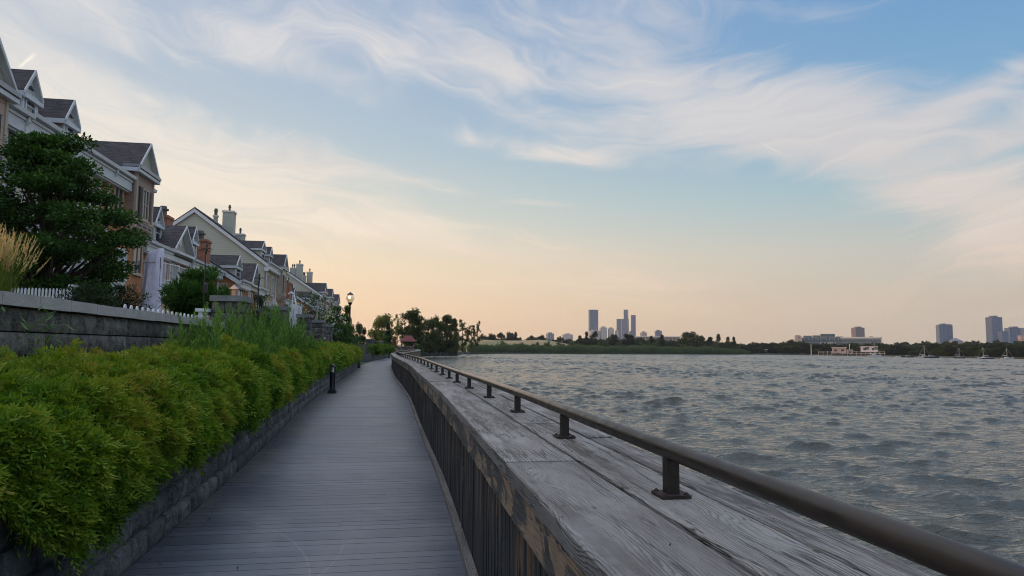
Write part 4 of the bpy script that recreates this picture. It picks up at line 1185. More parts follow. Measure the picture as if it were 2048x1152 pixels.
def tall_house(s0, s1, label, bays, wins, dormers, balc, panels, chims, end=True, dps=(), base_mat='cream_siding', xw=-11.4, ze=8.65, zr=13.0, zb=8.85, za=10.15, dz=0., dx=-.55):
    t = thing('townhouse', (xw, (s0+s1)/2, GZ), label, 'house')
    xr, xbk = xw-5.75, xw-11.4
    m = MB(); m.prism([(xw, GZ), (xw, ze-.1), (xr, zr-.12), (xbk, ze-.1), (xbk, GZ)], 'y', s0, s1); m.build('wall', MATS[base_mat], t)
    for (a, b, pm) in panels:
        q = MB(); q.box(xw+.003, xw+.07, a, b, GZ, ze-.45); q.build('facade_panel', MATS[pm], t)
    ro = main_roof(t, xw+.1, xr, xbk, ze, zr, s0, s1, .10)
    if end: end_rake(t, xw+.1, xr, xbk, ze, zr, s0-.10)
    gs = s0; spans = []
    for b in bays: spans.append((gs, b[0]-.05)); gs = b[1]+.05
    spans.append((gs, s1))
    for a, b in spans:
        if b-a > .3: gutter(t, xw+.28, a, b, ze-.08, .5, [(y, 2.0) for y in dps if a < y < b])
    for (a, b, pm, z0) in bays: bay(t, xw, xw+.48, a, b, z0, zb, 0, za, pm)
    for (y, z, w, h, k, fm) in wins: window(t, xw+.072, y, z, w, h, 'x', 2, k, fm)
    for (y, w) in dormers: dormer(t, xw+dx, y, w, 8.8+dz, 9.8+dz, 10.45+dz, xw-3.2)
    for (a, b, xf, z) in balc: balcony(t, xw+.07, xf, a, b, z)
    for c in chims: chimney(t, *c)
    return t

def street():
    tall_house(13.5, 22.5, 'nearest tall townhouse with a pink panelled gabled bay cut by the left edge',
        [(18.9, 21.0, 'pink_panel', 6.2)], [(17.3, 6.3, .9, 1.5, 2, 'white_trim'), (21.8, 6.3, .9, 1.5, 2, 'white_trim'), (21.7, 4.1, 1., 2.0, 1, 'white_trim'), (20.0, 4.1, 1.7, 2.0, 1, 'white_trim'), (20, 1.7, 1.9, 2., 2, 'white_trim')],
        [], [(18.0, 22.4, -9.9, 3.8)], [(13.5, 21.1, 'pink_panel'), (21.11, 22.48, 'sage_siding')], [], end=False, dps=(22.3,), ze=8.35, zr=12.7, zb=8.45, za=9.8)
    tall_house(22.5, 33.15, 'tall townhouse with twin dormers and a gabled shuttered brick bay right of the large tree',
        [(30.75, 32.75, 'rose_panel', 6.15)], [(29.95, 6.45, .9, 1.65, 2, 'beige_trim'), (32.35, 4.6, 1.05, 1.3, 1, 'beige_trim'), (26.4, 6.4, 1., 1.5, 2, 'white_trim'), (26.0, 4.0, 1.8, 2.0, 1, 'white_trim'), (27.6, 2.0, 1.4, 1.3, 2, 'white_trim'), (25.2, 2.0, 1.3, 1.3, 2, 'white_trim')],
        [(23.2, .88), (25.85, .88)], [(23.9, 28.4, -9.8, 3.85)], [(22.52, 28.5, 'sage_siding'), (28.51, 33.15, 'orange_brick')], [], end=True, dps=(28.95,), dx=-.06, dz=-.50, ze=8.45, zr=12.85)
    def low_gable(s0, label, sc=1., L=12.6, chim=True):
        xw = -11.6; ze = 6.2; s1 = s0+L
        t = thing('townhouse', (xw, s0+L/2, GZ), label, 'house')
        m = MB(); m.prism([(xw, GZ), (xw, ze-.1), (xw-5, 9.9), (xw-10, ze-.1), (xw-10, GZ)], 'y', s0, s1); m.build('wall', MATS['orange_brick'], t)
        main_roof(t, xw+.1, xw-5, xw-10, ze, 10.0, s0, s1, .06)
        gc = s0+5.3
        gutter(t, xw+.32, s0, gc-1.75, ze-.05, .40); gutter(t, xw+.32, gc+1.75, s1, ze-.05, .40, [(s1-.4, 2.)])
        gable(t, 'porch', xw+.15, xw-3, gc, 1.5, ze+.28, ze+1.5, 'cream_siding', .18, .30, 'oval')
        q = MB(); q.box(xw+.003, xw+.30, gc-1.7, gc+1.7, ze-.42, ze+.10); q.build('frieze_beam', MATS['white_trim'], t)
        dormer(t, xw-.55, s0+3.95, 1.05, 6.5, 7.7, 8.42, xw-3)
        dormer(t, xw-.55, s0+10.25, 1.05, 6.5, 7.75, 8.48, xw-3)
        for y in (s0+1.3, s0+4.6): window(t, xw+.005, y, 4.4, .95, 1.35, 'x', 2, 2, 'white_trim')
        window(t, xw+.005, s0+8.6, 4.0, 2.3, 1.75, 'x', 3, 1, 'white_trim')
        window(t, xw+.005, s0+8.6, 1.7, 2.3, 1.9, 'x', 3, 1, 'white_trim'); window(t, xw+.005, s0+4., 1.7, 2.2, 2.0, 'x', 2, 1, 'white_trim')
        balcony(t, xw+.02, -10.45, s0+.05, s0+4.9, 4.35, .92)
        return t
    t = low_gable(33.3, 'lower brick townhouse with oval vent gable and curved white balcony', L=13.7)
    chimney(t, -13.05, -12.05, 45.9, 46.95, GZ, 8.12, 'red_brick', 1, 'red_brick')
    chimney(t, -14.1, -13.3, 42.4, 43.4, 7, 8.95, 'red_brick', 1, 'red_brick')
    def dormer_house(s0, label, x=-10.5, k=0.):
        ze = 5.85+k; s1 = s0+8.6; t = thing('townhouse', (x, s0+4, GZ), label, 'house')
        m = MB(); m.prism([(x, GZ), (x, ze-.1), (x-5, 8.95+k), (x-9, 6.3), (x-9, GZ)], 'y', s0, s1); m.build('wall', MATS['orange_brick'], t)
        sl = 3.15/5
        ro = MB(); ro.prism([(x+.3, ze-.3*sl+.05), (x-5, 9.05+k), (x-9, 6.35), (x-9, 6.45), (x-5, 9.15+k), (x+.3, ze-.3*sl+.14)], 'y', s0-.12, s1); ro.build('roof', MATS['roof_shingle'], t)
        rk = MB(); rk.prism([(x+.32, ze-.3*sl+.02), (x-5, 9.02+k), (x-5, 8.73+k), (x+.32, ze-.3*sl-.26)], 'y', s0-.22, s0-.124); rk.prism([(x-9, 6.3), (x-5, 9.02+k), (x-5, 8.73+k), (x-9, 6.05)], 'y', s0-.22, s0-.124); rk.build('rake_board', MATS['white_trim'], t)
        gutter(t, x+.3, s0-.1, s0+3.0, ze-.14, .42, [(s0+.12, 2.)]); gutter(t, x+.3, s0+5.9, s1, ze-.14, .42, [(s1-.3, 2.)])
        dormer(t, x-.30, s0+1.75, 1.5, 5.9+k, 6.85+k, 7.5+k, x-3.6, 'cream_siding', None)
        gable(t, 'porch', x+.12, x-3, s0+4.4, 1.25, ze+.12, ze+1.42, 'sage_siding', .15, .30, None)
        q = MB(); q.box(x+.003, x+.25, s0+3.0, s0+5.8, ze-.45, ze-.02); q.build('frieze_beam', MATS['white_trim'], t)
        window(t, x+.005, s0+1.4, 3.9, 1.2, 1.45, 'x', 2, 2); window(t, x+.005, s0+4.4, 3.4, 1.3, 1.9, 'x', 2, 1); window(t, x+.005, s0+7., 3.9, .8, 1.4, 'x', 1, 2)
        window(t, x-1.25, s0-.005, 3.7, 1.05, 1.6, 'y', 2, 1, 'grey_metal')
        lt = MB(); lt.box(x-2.0, x-.5, s0-.04, s0-.003, 5.32, 5.56); lt.build('lintel', MATS['stucco_beige'], t)
        return t
    dormer_house(47.2, 'lower brick townhouse whose end wall and wide siding dormer face the camera')
    tall_house(61.5, 72.0, 'tall townhouse with large cream siding gable end and tan brick front in mid row',
        [(67.7, 70.0, 'stucco_beige', 5.8)], [(62.6, 6.0, .9, 1.7, 2, 'white_trim'), (64.9, 6.0, .9, 1.7, 2, 'white_trim'), (67.15, 6.0, .6, 1.7, 2, 'beige_trim'), (62.9, 3.8, 1.5, 1.6, 1, 'white_trim'), (65.0, 3.8, 1.2, 1.6, 1, 'white_trim'), (69, 3.8, 1.3, 1.4, 2, 'beige_trim'), (71., 6.0, .9, 1.7, 2, 'white_trim')],
        [(63.4, 1.7), (67.0, 1.2)], [(67.3, 71.8, -10.1, 3.1)], [(61.52, 66.4, 'tan_brick'), (66.41, 71.98, 'red_brick')],
        [(-15.5, -14.6, 63.8, 64.8, 10, 13.3, 'cream_siding', 1), (-15.8, -15.0, 70, 70.8, 10.5, 12.25, 'cream_siding', 1), (-16.3, -16.0, 64., 64.3, 12, 12.9, 'cream_siding', 2)], True, (61.75, 66.45), dz=.15)
    t = low_gable(72.2, 'lower brick townhouse beyond the tan one, its dark gable seen edge-on', L=11.9)
    chimney(t, -12.0, -11.2, 74.2, 75.2, GZ, 8.0, 'red_brick', 1, 'red_brick')
    dormer_house(84.4, 'lower townhouse with a pale dormer behind the blossoming shrubs', -10.2, .45)
    tall_house(103.4, 137, 'farthest tall townhouse row with three dark gabled bays and four pale chimneys',
        [(104.6, 107.4, 'stucco_beige', 5.9), (115, 117.8, 'stucco_beige', 5.9), (127, 130, 'stucco_beige', 5.9)],
        [(y, z, 1.0, 1.6, 2, 'white_trim') for y in (109.2, 112.8, 120.8, 124.2, 132.2, 135.) for z in (6.4, 3.9)]+[(y, 3.7, 1.4, 1.6, 2, 'white_trim') for y in (106., 116.4, 128.5)],
        [], [(104.5, 112.5, -9.6, 3.8), (114., 123.5, -9.6, 3.8), (126, 136, -9.6, 3.8)], [(103.42, 111, 'red_brick'), (111.01, 120, 'orange_brick'), (120.01, 136.9, 'red_brick')],
        [(-15.1, -14.3, 105.4, 106.8, 9, 13.5, 'cream_siding', 1), (-15.95, -15.15, 105.4, 106.6, 10, 12.9, 'cream_siding', 2), (-15.2, -14.4, 118, 119.2, 9, 13.65, 'cream_siding', 1), (-15.8, -15.25, 117, 117.8, 9, 12.9, 'cream_siding', 2)], True, (111., 120., 131.), ze=9.0, zb=9.35, za=10.75)
    low_gable(137.3, 'small far townhouse with dark roof at the right end of the row', L=9)
street()

# ------------------------------------------------------------------ garden things
def umbrella():
    x, y = -6.6, 20.; t = thing('closed_umbrella', (x, y, G), 'closed patio umbrella in a pale lavender cover standing in the garden', 'umbrella')
    m = MB(); n = 22; prof = [(.25, 2.2), (.24, 2.6), (.225, 2.95), (.21, 3.3), (.195, 3.6), (.19, 3.85), (.195, 4.02), (.18, 4.07), (.10, 4.09), (0, 4.10)]
    rings = []
    for r, z in prof:
        ring = []
        for k in range(n):
            a = 2*pi*k/n; rr = r*(1+.10*cos(5*a+z*1.2)+.05*cos(9*a-z*2.4)); tilt = .035*(z-2.3)
            ring.append((x+rr*cos(a)+tilt, y+rr*sin(a)*.8, z+(.09*cos(a)*(r/.19) if z > 4 else 0)))
        rings.append(ring)
    for a, b in zip(rings, rings[1:]):
        for k in range(n): m.face([a[k], a[(k+1) % n], b[(k+1) % n], b[k]])
    m.face(rings[0][::-1]); m.build('cover', MATS['lavender_cloth'], t, smooth=True)
    m = MB(); m.tube([(x+.16+.02, y-.04, G), (x+.2, y-.04, 3.9)], .03, 8); m.tube([(x, y, G), (x, y, 2.4)], .03, 8); m.lathe((x, y, G), [(0, .08), (.3, .08), (.33, .0)], 12); m.build('pole', MATS['rust'], t)
    m = MB(); m.tube([(x+.215*cos(a), y+.17*sin(a), 3.75) for a in np.linspace(0, 2*pi, 17)], .006, 4, False); m.build('tie_cord', MATS['black_metal'], t)
umbrella()
def picket_fence(p0, p1, zt, zb, sp, label, post=None, rails=True):
    a, b = Vector((*p0, 0)), Vector((*p1, 0)); d = (b-a).normalized(); n = Vector((-d.y, d.x, 0)); L = (b-a).length
    t = thing('picket_fence', (a.x, a.y, zb), label, 'fence')
    m = MB(); k = 0
    while k*sp < L:
        c = a+d*k*sp; w = min(.035, sp*.28)
        pts = [(-w, zb), (w, zb), (w, zt-.04), (w*.5, zt-.008), (0, zt), (-w*.5, zt-.008), (-w, zt-.04)]
        F = [(c+d*u+n*.01) for u, z in pts]; B = [(c+d*u-n*.01) for u, z in pts]
        m.face([(f.x, f.y, z) for f, (u, z) in zip(F, pts)]); m.face([(f.x, f.y, z) for f, (u, z) in list(zip(B, pts))[::-1]])
        for i in range(len(pts)):
            j = (i+1) % len(pts); m.face([(F[j].x, F[j].y, pts[j][1]), (F[i].x, F[i].y, pts[i][1]), (B[i].x, B[i].y, pts[i][1]), (B[j].x, B[j].y, pts[j][1])])
        k += 1
    m.build('pickets', MATS['white_trim'], t)
    r = MB()
    for z in (zb+.15, zt-.22): r.obox((a+b)/2+n*.03+Vector((0, 0, z)), d, n, (0, 0, 1), L/2, .018, .045)
    r.build('rail', MATS['white_trim'], t)
    if post:
        x, y, w, zz = post
        q = MB(); q.box(x-w, x+w, y-w, y+w, zb, zz-.16); q.box(x-w*1.15, x+w*1.15, y-w*1.15, y+w*1.15, zz-.16, zz-.13); q.box(x-w*.8, x+w*.8, y-w*.8, y+w*.8, zz-.13, zz-.06); q.box(x-w*1.3, x+w*1.3, y-w*1.3, y+w*1.3, zz-.06, zz)
        q.build('post', MATS['white_trim'], t)
picket_fence((-8.1, 16.2), (-6.98, 16.2), 2.74, 1.95, .068, 'white picket fence panel ending in a square post at the left, under the large tree', (-6.9, 16.2, .055, 2.82))
picket_fence((-3.72, 10.3), (-3.72, 13.75), 2.105, 1.85, .225, 'white picket fence tips showing above the wall coping left of the largest stone pier', (-3.66, 13.95, .09, 2.24))

def hook_pole(px, D, zt, label):
    x, y, _ = place(px, D); t = thing('hook_pole', (x, y, G), label, 'garden pole')
    m = MB(); m.tube([(x, y, G-.3), (x-.02, y, zt-.15)], .014, 6)
    for s_ in (-1, 1):
        m.tube([(x, y, zt-.2)]+[(x+s_*(.06-.06*cos(a)), y, zt-.15+.07*sin(a)) for a in np.linspace(0, 2.6, 8)], .008, 5)
    m.lathe((x, y, zt-.02), [(0, -.14), (.022, -.1), (.012, -.04), (.02, 0), (0, .05)], 8)
    m.build('pole', MATS['black_metal'], t)
    f = MB(); f.lathe((x, y, zt-.95), [(0, -.06), (.05, -.05), (.055, .12), (.03, .16), (0, .17)], 10); f.build('hanging_feeder', MATS['black_metal'], t)
hook_pole(405, 15.6, 3.62, 'black shepherd hook pole rising beside the bright green bush')
hook_pole(514, 16.6, 3.15, 'black shepherd hook pole behind the dark shrub right of the largest stone pier')
def lantern():
    x, y, _ = place(463, 15.3); t = thing('copper_lantern', (x, y, 2.0), 'small copper roofed lantern feeder just above the largest stone pier', 'lantern')
    m = MB(); m.lathe((x, y, 2.55), [(0, .0), (.05, .0), (.055, .14), (0, .14)], 12); m.build('body', MATS['copper'], t)
    m = MB(); m.lathe((x, y, 2.69), [(.10, 0), (.085, .03), (.03, .065), (.012, .09), (0, .1)], 14); m.build('lantern_roof', MATS['copper'], t, smooth=True)
    m = MB(); m.tube([(x, y, 1.9), (x, y, 2.56)], .012, 6); m.build('stake', MATS['black_metal'], t)
lantern()
def grey_pole():
    x, y, _ = place(632, 36); t = thing('garden_pole', (x, y, G), 'plain pale grey pole between the two blossoming shrubs', 'pole')
    m = MB(); m.tube([(x, y, G), (x, y, 3.75)], .035, 8); m.lathe((x, y, 3.75), [(.035, 0), (.06, .02), (.05, .08), (0, .1)], 8); m.build('shaft', MATS['grey_metal'], t)
grey_pole()
def white_pole():
    p = place(598, 26, 2.35); q = place(585, 26.5, 3.4); t = thing('folded_parasol', (p[0], p[1], G), 'folded white parasol leaning left behind the second stone pier', 'umbrella')
    m = MB(); m.tube([p, q], [.045, .02], 8); m.build('shaft', MATS['off_white'], t)
    m = MB(); m.tube([q, (q[0]-.10, q[1], q[2]+.08), (q[0]-.22, q[1], q[2]+.02)], [.03, .05, .02], 8); m.tube([(q[0]-.05, q[1], q[2]), (q[0]-.05, q[1], q[2]-.35)], .03, 6); m.build('canopy', MATS['white_cloth'], t)
    p = place(588, 25.5, G); t = thing('white_screen', p, 'white cloth windbreak panel behind the second stone pier', 'screen')
    m = MB(); a, b = place(575, 25.5), place(601, 25.5)
    for i in range(8):
        u0, u1 = i/8, (i+1)/8; w0, w1 = .04*sin(u0*19), .04*sin(u1*19)
        P = lambda u, w, z: (a[0]+(b[0]-a[0])*u, a[1]+(b[1]-a[1])*u+w, z)
        m.face([P(u0, w0, G), P(u1, w1, G), P(u1, w1, 3.02-.14*abs(u1-.3)), P(u0, w0, 3.02-.14*abs(u0-.3))])
    o = m.build('cloth', MATS['white_cloth'], t); md = o.modifiers.new('thick', 'SOLIDIFY'); md.thickness = .01
    m = MB(); m.tube([(a[0], a[1], G), (a[0], a[1], 3.05)], .02, 6); m.tube([(b[0], b[1], G), (b[0], b[1], 3.)], .02, 6); m.build('stake', MATS['white_trim'], t)
    # white folding chairs on the terrace left of it
    for px, D, lb in ((522, 22.0, 'white folded garden chair leaning, left one above the second stone pier'), (549, 23.2, 'white folded garden chair leaning, right one above the second stone pier')):
        x, y, _ = place(px, D); c = thing('folding_chair', (x, y, 2.62), lb, 'chair', 'white folded garden chairs'); c.scale = (.5, .5, .5)
        m = MB(); m.tube([(x-.22, y, 3.45), (x+.18, y, 2.5)], .028, 6); m.tube([(x-.12, y+.03, 3.45), (x+.28, y+.03, 2.5)], .028, 6); m.tube([(x+.05, y, 3.25), (x-.18, y, 2.55)], .02, 6); m.build('frame', MATS['white_trim'], c)
        m = MB()
        for k in range(5): m.obox((x-.08+k*.06, y-.02, 3.28-k*.14), (.5, 0, .1), (0, 1, 0), (-.1, 0, .5), .28, .012, .035)
        m.build('slats', MATS['white_trim'], c)
white_pole()

# ------------------------------------------------------------------ lamps and bollards
def emis(name, col, st):
    def fn(nt, b):
        b.inputs['Base Color'].default_value = (*col, 1); b.inputs['Emission Color'].default_value = (*col, 1); b.inputs['Emission Strength'].default_value = st
    return mat(name, fn)
emis('lamp_glow', (1, .80, .50), 2.6); emis('bulb_glow', (1, .60, .22), 6.)
def f_frost(nt, b):
    b.inputs['Base Color'].default_value = (.75, .6, .42, 1); b.inputs['Roughness'].default_value = .35
    b.inputs['Emission Color'].default_value = (1, .66, .34, 1); b.inputs['Emission Strength'].default_value = .28
mat('lamp_glass', f_frost)
def street_lamp(px, D, zb, zt, label, k=1.):
    x, y, _ = place(px, D); t = thing('street_lamp', (x, y, zb), label, 'street lamp', 'acorn globe street lamps')
    H = zt-zb; m = MB()
    m.lathe((x, y, zb), [(0, 0), (.17*k, 0), (.17*k, .10), (.11*k, .22), (.085*k, .5), (.06*k, .6), (.052*k, H-1.2*k), (.075*k, H-1.1*k), (.05*k, H-1.02*k), (.06*k, H-.92*k), (.14*k, H-.80*k), (.15*k, H-.72*k), (0, H-.72*k)], 14)
    m.build('post', MATS['black_metal'], t, smooth=True)
    g = MB(); g.lathe((x, y, zt-.72*k), [(.14*k, 0), (.24*k, .16*k), (.29*k, .30*k), (.28*k, .40*k), (.20*k, .52*k)], 16); go = g.build('globe', MATS['lamp_glass'], t, smooth=True)
    b = MB(); b.lathe((x-.02, y-.2*k, zt-.40*k), [(0, -.11*k), (.085*k, -.06*k), (.115*k, .02*k), (.09*k, .1*k), (0, .14*k)], 12); b.build('bulb', MATS['bulb_glow'], go, smooth=True)
    c = MB(); c.lathe((x, y, zt-.20*k), [(.24*k, 0), (.215*k, .03*k), (.12*k, .14*k), (.03*k, .17*k), (.03*k, .21*k), (0, .24*k)], 16); c.build('lamp_cap', MATS['black_metal'], t, smooth=True)
    return t
street_lamp(698, 50, 2.45, 5.32, 'tall black street lamp with a glowing acorn globe above the stone pier')
street_lamp(691, 96, 1.9, 5.3, 'second farther street lamp with a small pale globe, just left of the near lamp', .62)
def bollard(px, D, label, lit):
    x, y, _ = place(px, D); t = thing('bollard_light', (x, y, 0), label, 'bollard', 'bollard lights along the boardwalk'); r = .088
    m = MB(); m.box(x-.14, x+.14, y-.14, y+.14, 0, .07); m.box(x-.115, x+.115, y-.115, y+.115, .07, .12)
    m.lathe((x, y, 0), [(.105, .12), (r, .17), (r, .62), (r+.012, .625), (r+.012, .65), (r, .655), (r, .69)], 18); m.build('post', MATS['black_metal'], t, smooth=True)
    m = MB(); m.lathe((x, y, 0), [(r-.02, .69), (r-.02, .86)], 18); m.build('lens', MATS['off_white'] if not lit else MATS['lamp_glow'], t, smooth=True)
    m = MB()
    for k in range(6):
        a = k*pi/3+.3; m.box(x+r*cos(a)-.011, x+r*cos(a)+.011, y+r*sin(a)-.011, y+r*sin(a)+.011, .69, .86)
    m.build('guard', MATS['black_metal'], t)
    m = MB(); m.lathe((x, y, .86), [(0, 0), (r+.014, 0), (r+.014, .03), (r*.8, .075), (r*.35, .10), (0, .105)], 18); m.build('dome', MATS['black_metal'], t, smooth=True)
    if lit:
        m = MB(); m.lathe((x+.02, y-.095, .78), [(0, -.05), (.045, -.03), (.05, .02), (0, .06)], 10); m.build('bulb', MATS['bulb_glow'], t)
bollard(667, 24.2, 'nearest black bollard light with unlit lens at the left edge of the boardwalk', False)
bollard(718, 52.2, 'second black bollard light with a glowing amber lamp', True)
bollard(778.5, 96, 'far dark bollard light at the end of the second bed', False)

def litter():
    n = 260; s = 2+rng.random(n)**1.3*24; P = np.stack([np.array([wL(q) for q in s])+.04+np.abs(rng.normal(size=n))*.10, s, np.full(n, .006)], 1)
    m = 60; s2 = 1+rng.random(m)*22; Q2 = np.stack([-1.6+2.0*rng.random(m), s2, np.full(m, .006)], 1); P = np.concatenate([P, Q2]); n += m
    D = norm(rng.normal(size=(n, 3))*np.array([1, 1, .12])+np.array([0, 0, .1])); U = norm(np.cross(D, np.array([0, 0, 1.])))
    V, Q, UV = leaves(P, D, U, .03+.02*rng.random(n), .012, np.clip(rng.random(n), 0, 1)); 
    tag(mesh_np('leaf_litter', V, Q, MATS['bark'], None, UV), kind='stuff')
    n = 150; l = l_at_y(1.2)+rng.random(n)**1.5*9; P = np.array([(*on_r(a, .02+.62*rng.random())[0], 1.046) for a in l])
    D = norm(rng.normal(size=(n, 3))*np.array([1, 1, .1])); U = norm(np.cross(D, np.array([0, 0, 1.])))
    V, Q, UV = leaves(P, D, U, .008+.012*rng.random(n), .005, rng.random(n)); tag(mesh_np('plank_debris', V, Q, MATS['bark'], None, UV), kind='stuff')
litter()

# ------------------------------------------------------------------ park and far shore
def template(kind, seed):
    """nominal 10 m tree at the origin: returns trunk mesh and crown mesh"""
    r = random.Random(seed); cl = []
    if kind == 'round':
        for i in range(46):
            a = r.random()*6.28; z = 1.3+8.1*r.random(); k = sin(pi*min(1, max(0, (z-.6)/9.8)))**.7; q = 3.6*k*sqrt(r.random()); cl.append((q*cos(a), q*sin(a), z, .75+.6*r.random()))
    elif kind == 'tall':
        for i in range(40):
            a = r.random()*6.28; z = .9+8.7*r.random(); k = (1-abs(z-4.2)/6.6); q = 2.3*k*sqrt(r.random()); cl.append((q*cos(a), q*sin(a), z, .55+.5*r.random()))
    elif kind == 'sparse':
        for i in range(30):
            a = r.random()*6.28; z = 1.6+8.2*r.random(); q = 2.6*(.35+.65*r.random())*sin(pi*(z-.8)/9.8); cl.append((q*cos(a), q*sin(a), z, .30+.35*r.random()))
    elif kind == 'cone':
        for i in range(44):
            a = r.random()*6.28; z = .8+8.8*r.random(); q = 2.1*(1-(z/10.2))*sqrt(r.random())+.1; cl.append((q*cos(a), q*sin(a), z, .3+.6*(1-z/10)))
    elif kind == 'bush':
        for i in range(30):
            a = r.random()*6.28; q = 6.5*sqrt(r.random()); z = 1+7.*r.random()*(1-(q/8.5)**2); cl.append((q*cos(a), q*sin(a), z, 1.3+1.1*r.random()))
    n = {'round': 6500, 'tall': 4500, 'sparse': 2600, 'cone': 4500, 'bush': 4500}[kind]
    t = crown_tree('tmp', (0, 0, 0), 10, cl, {'round': .5, 'tall': .45, 'sparse': .36, 'cone': .4, 'bush': .65}[kind], n, 'park_leaf', 'tmp', trunk_r=.28 if kind != 'sparse' else .2, flat=.8, lw=.6)
    ms = [(c.name.split('.')[0], c.data) for c in t.children]
    for c in list(t.children): bpy.data.objects.remove(c)
    bpy.data.objects.remove(t)
    return ms
TPL = {k: [template(k, s) for s in sd] for k, sd in {'round': (1, 2, 3), 'tall': (4, 5), 'sparse': (6, 7), 'cone': (8,), 'bush': (9, 10)}.items()}
cache = {}
def put_tree(kind, px, D, py_top, zb, label, leafm='park_leaf', wpx=None, name='tree', group=None, cat='tree'):
    H = zat(px, py_top, D)-zb; k = H/10
    tpl = TPL[kind][int(px*7+D) % len(TPL[kind])]
    t = thing(name, place(px, D, zb), label, cat, group, rz=(px*1.37) % 6.28)
    halfw = {'round': 4.1, 'tall': 2.6, 'sparse': 2.8, 'cone': 2.2, 'bush': 7.6}[kind]
    kx = k if wpx is None else (wpx/2/FPX*D)/halfw
    t.scale = (kx, kx, k)
    for nm, me in tpl:
        key = (me.name, leafm)
        if nm.startswith('crown'):
            if key not in cache:
                m2 = me.copy(); m2.materials.clear(); m2.materials.append(MATS[leafm]); cache[key] = m2
            o = bpy.data.objects.new('crown', cache[key])
        else: o = bpy.data.objects.new('trunk', me)
        COL.objects.link(o); o.parent = t
    return t
W0 = -.05
put_tree('round', 763, 165, 630, W0, 'pale yellow-green leafy tree at the left of the park grove', 'pale_leaf', 52)
put_tree('cone', 776, 135, 644, W0, 'dark conical evergreen in front of the pale tree', 'dark_leaf', 28)
put_tree('round', 720, 118, 647, 0, 'small dark tree at the right end of the house row', 'dark_leaf', 24)
put_tree('tall', 692, 78, 612, 1.85, 'slim dark tree behind the lit street lamp', 'tree_leaf', 26)
put_tree('sparse', 791, 190, 629, W0, 'thin open tree between the pale tree and the big round tree', 'pale_leaf', 26)
put_tree('round', 822, 172, 620, W0, 'big round dark green tree, tallest of the park grove, behind the red roof', 'park_leaf', 66)
put_tree('round', 855, 190, 638, W0, 'dark tree right of the tallest one', 'park_leaf', 44)
put_tree('round', 872, 200, 634, W0, 'leafy tree in the middle of the right half of the grove', 'park_leaf', 36)
put_tree('tall', 893, 205, 631, W0, 'broad tree near the right end of the grove', 'park_leaf', 48)
put_tree('tall', 908, 215, 637, W0, 'open leafy tree at the right edge of the dense grove', 'park_leaf', 26)
put_tree('sparse', 925, 222, 639, W0, 'nearly bare tree right of the dense grove', 'park_leaf', 36)
put_tree('sparse', 943, 235, 648, W0, 'thin airy tree between the bare tree and the last lone tree', 'park_leaf', 26)
put_tree('sparse', 955, 240, 642, W0, 'lone slender tree at the right end of the grove', 'park_leaf', 24)
for i, (px, w, y) in enumerate([(842, 16, 674), (851, 14, 673), (860, 15, 675), (869, 14, 674), (878, 13, 675), (886, 12, 676)]):
    put_tree('cone', px, 205, y, W0, '%s from the left of the near-black evergreens in a row behind the far seawall' % ['first', 'second', 'third', 'fourth', 'fifth', 'sixth'][i], 'dark_leaf', w+5, 'evergreen', 'row of dark evergreens behind the far seawall')
for i, (px, w, y, lm, lb) in enumerate([(792, 20, 683, 'park_leaf', 'low bush left of the red roofed gazebo'), (838, 22, 681, 'shrub_leaf', 'light green bush right of the red roofed gazebo'), (812, 26, 684, 'park_leaf', 'low bush in front of the red roofed gazebo'),
        (868, 34, 676, 'park_leaf', 'dark undergrowth bush behind the seawall, left of the grove middle'), (890, 34, 678, 'park_leaf', 'dark undergrowth bush behind the seawall, right of the grove middle'),
        (905, 30, 683, 'park_leaf', 'low bush at the foot of the dense grove right side'), (925, 26, 686, 'pale_leaf', 'pale green bank bush beside the seawall end'), (745, 26, 672, 'dark_leaf', 'dark bush behind the far stone piers')]):
    put_tree('bush', px, 150 if px < 850 else (212 if px < 900 else 240), y, W0, lb, lm, w, 'bush', None, 'bush')
def gazebo():
    x, y, _ = place(816, 150); t = thing('gazebo', (x, y, 0), 'small park gazebo with a red hipped roof under the big round tree', 'gazebo')
    zt, ze = zat(816, 671, 150), zat(816, 683, 150); h = 1.75
    m = MB(); 
    c = [(x-h, y-h, ze), (x+h, y-h, ze), (x+h, y+h, ze), (x-h, y+h, ze)]; rd = [(x-.7, y, zt), (x+.7, y, zt)]
    m.face([c[0], c[1], rd[1], rd[0]]); m.face([c[1], c[2], rd[1]]); m.face([c[2], c[3], rd[0], rd[1]]); m.face([c[3], c[0], rd[0]]); m.face(c[::-1])
    m.build('roof', MATS['red_roof'], t)
    for a in (-1, 1):
        for b in (-1, 1): m = MB(); m.box(x+a*1.4-.09, x+a*1.4+.09, y+b*1.4-.09, y+b*1.4+.09, 0, ze-.002); m.build('post', MATS['bark'], t)
    x, y, _ = place(787, 140); t = thing('sign_kiosk', (x, y, 0), 'small red-brown roofed kiosk left of the gazebo', 'kiosk')
    m = MB(); z = zat(787, 680, 140); m.box(x-.25, x+.25, y-.1, y+.1, .2, z); m.build('panel', MATS['red_roof'], t)
    m = MB(); m.prism([(x-.5, z+.002), (x, z+.4), (x+.5, z+.002)], 'y', y-.3, y+.3); m.build('kiosk_roof', MATS['red_roof'], t)
gazebo()
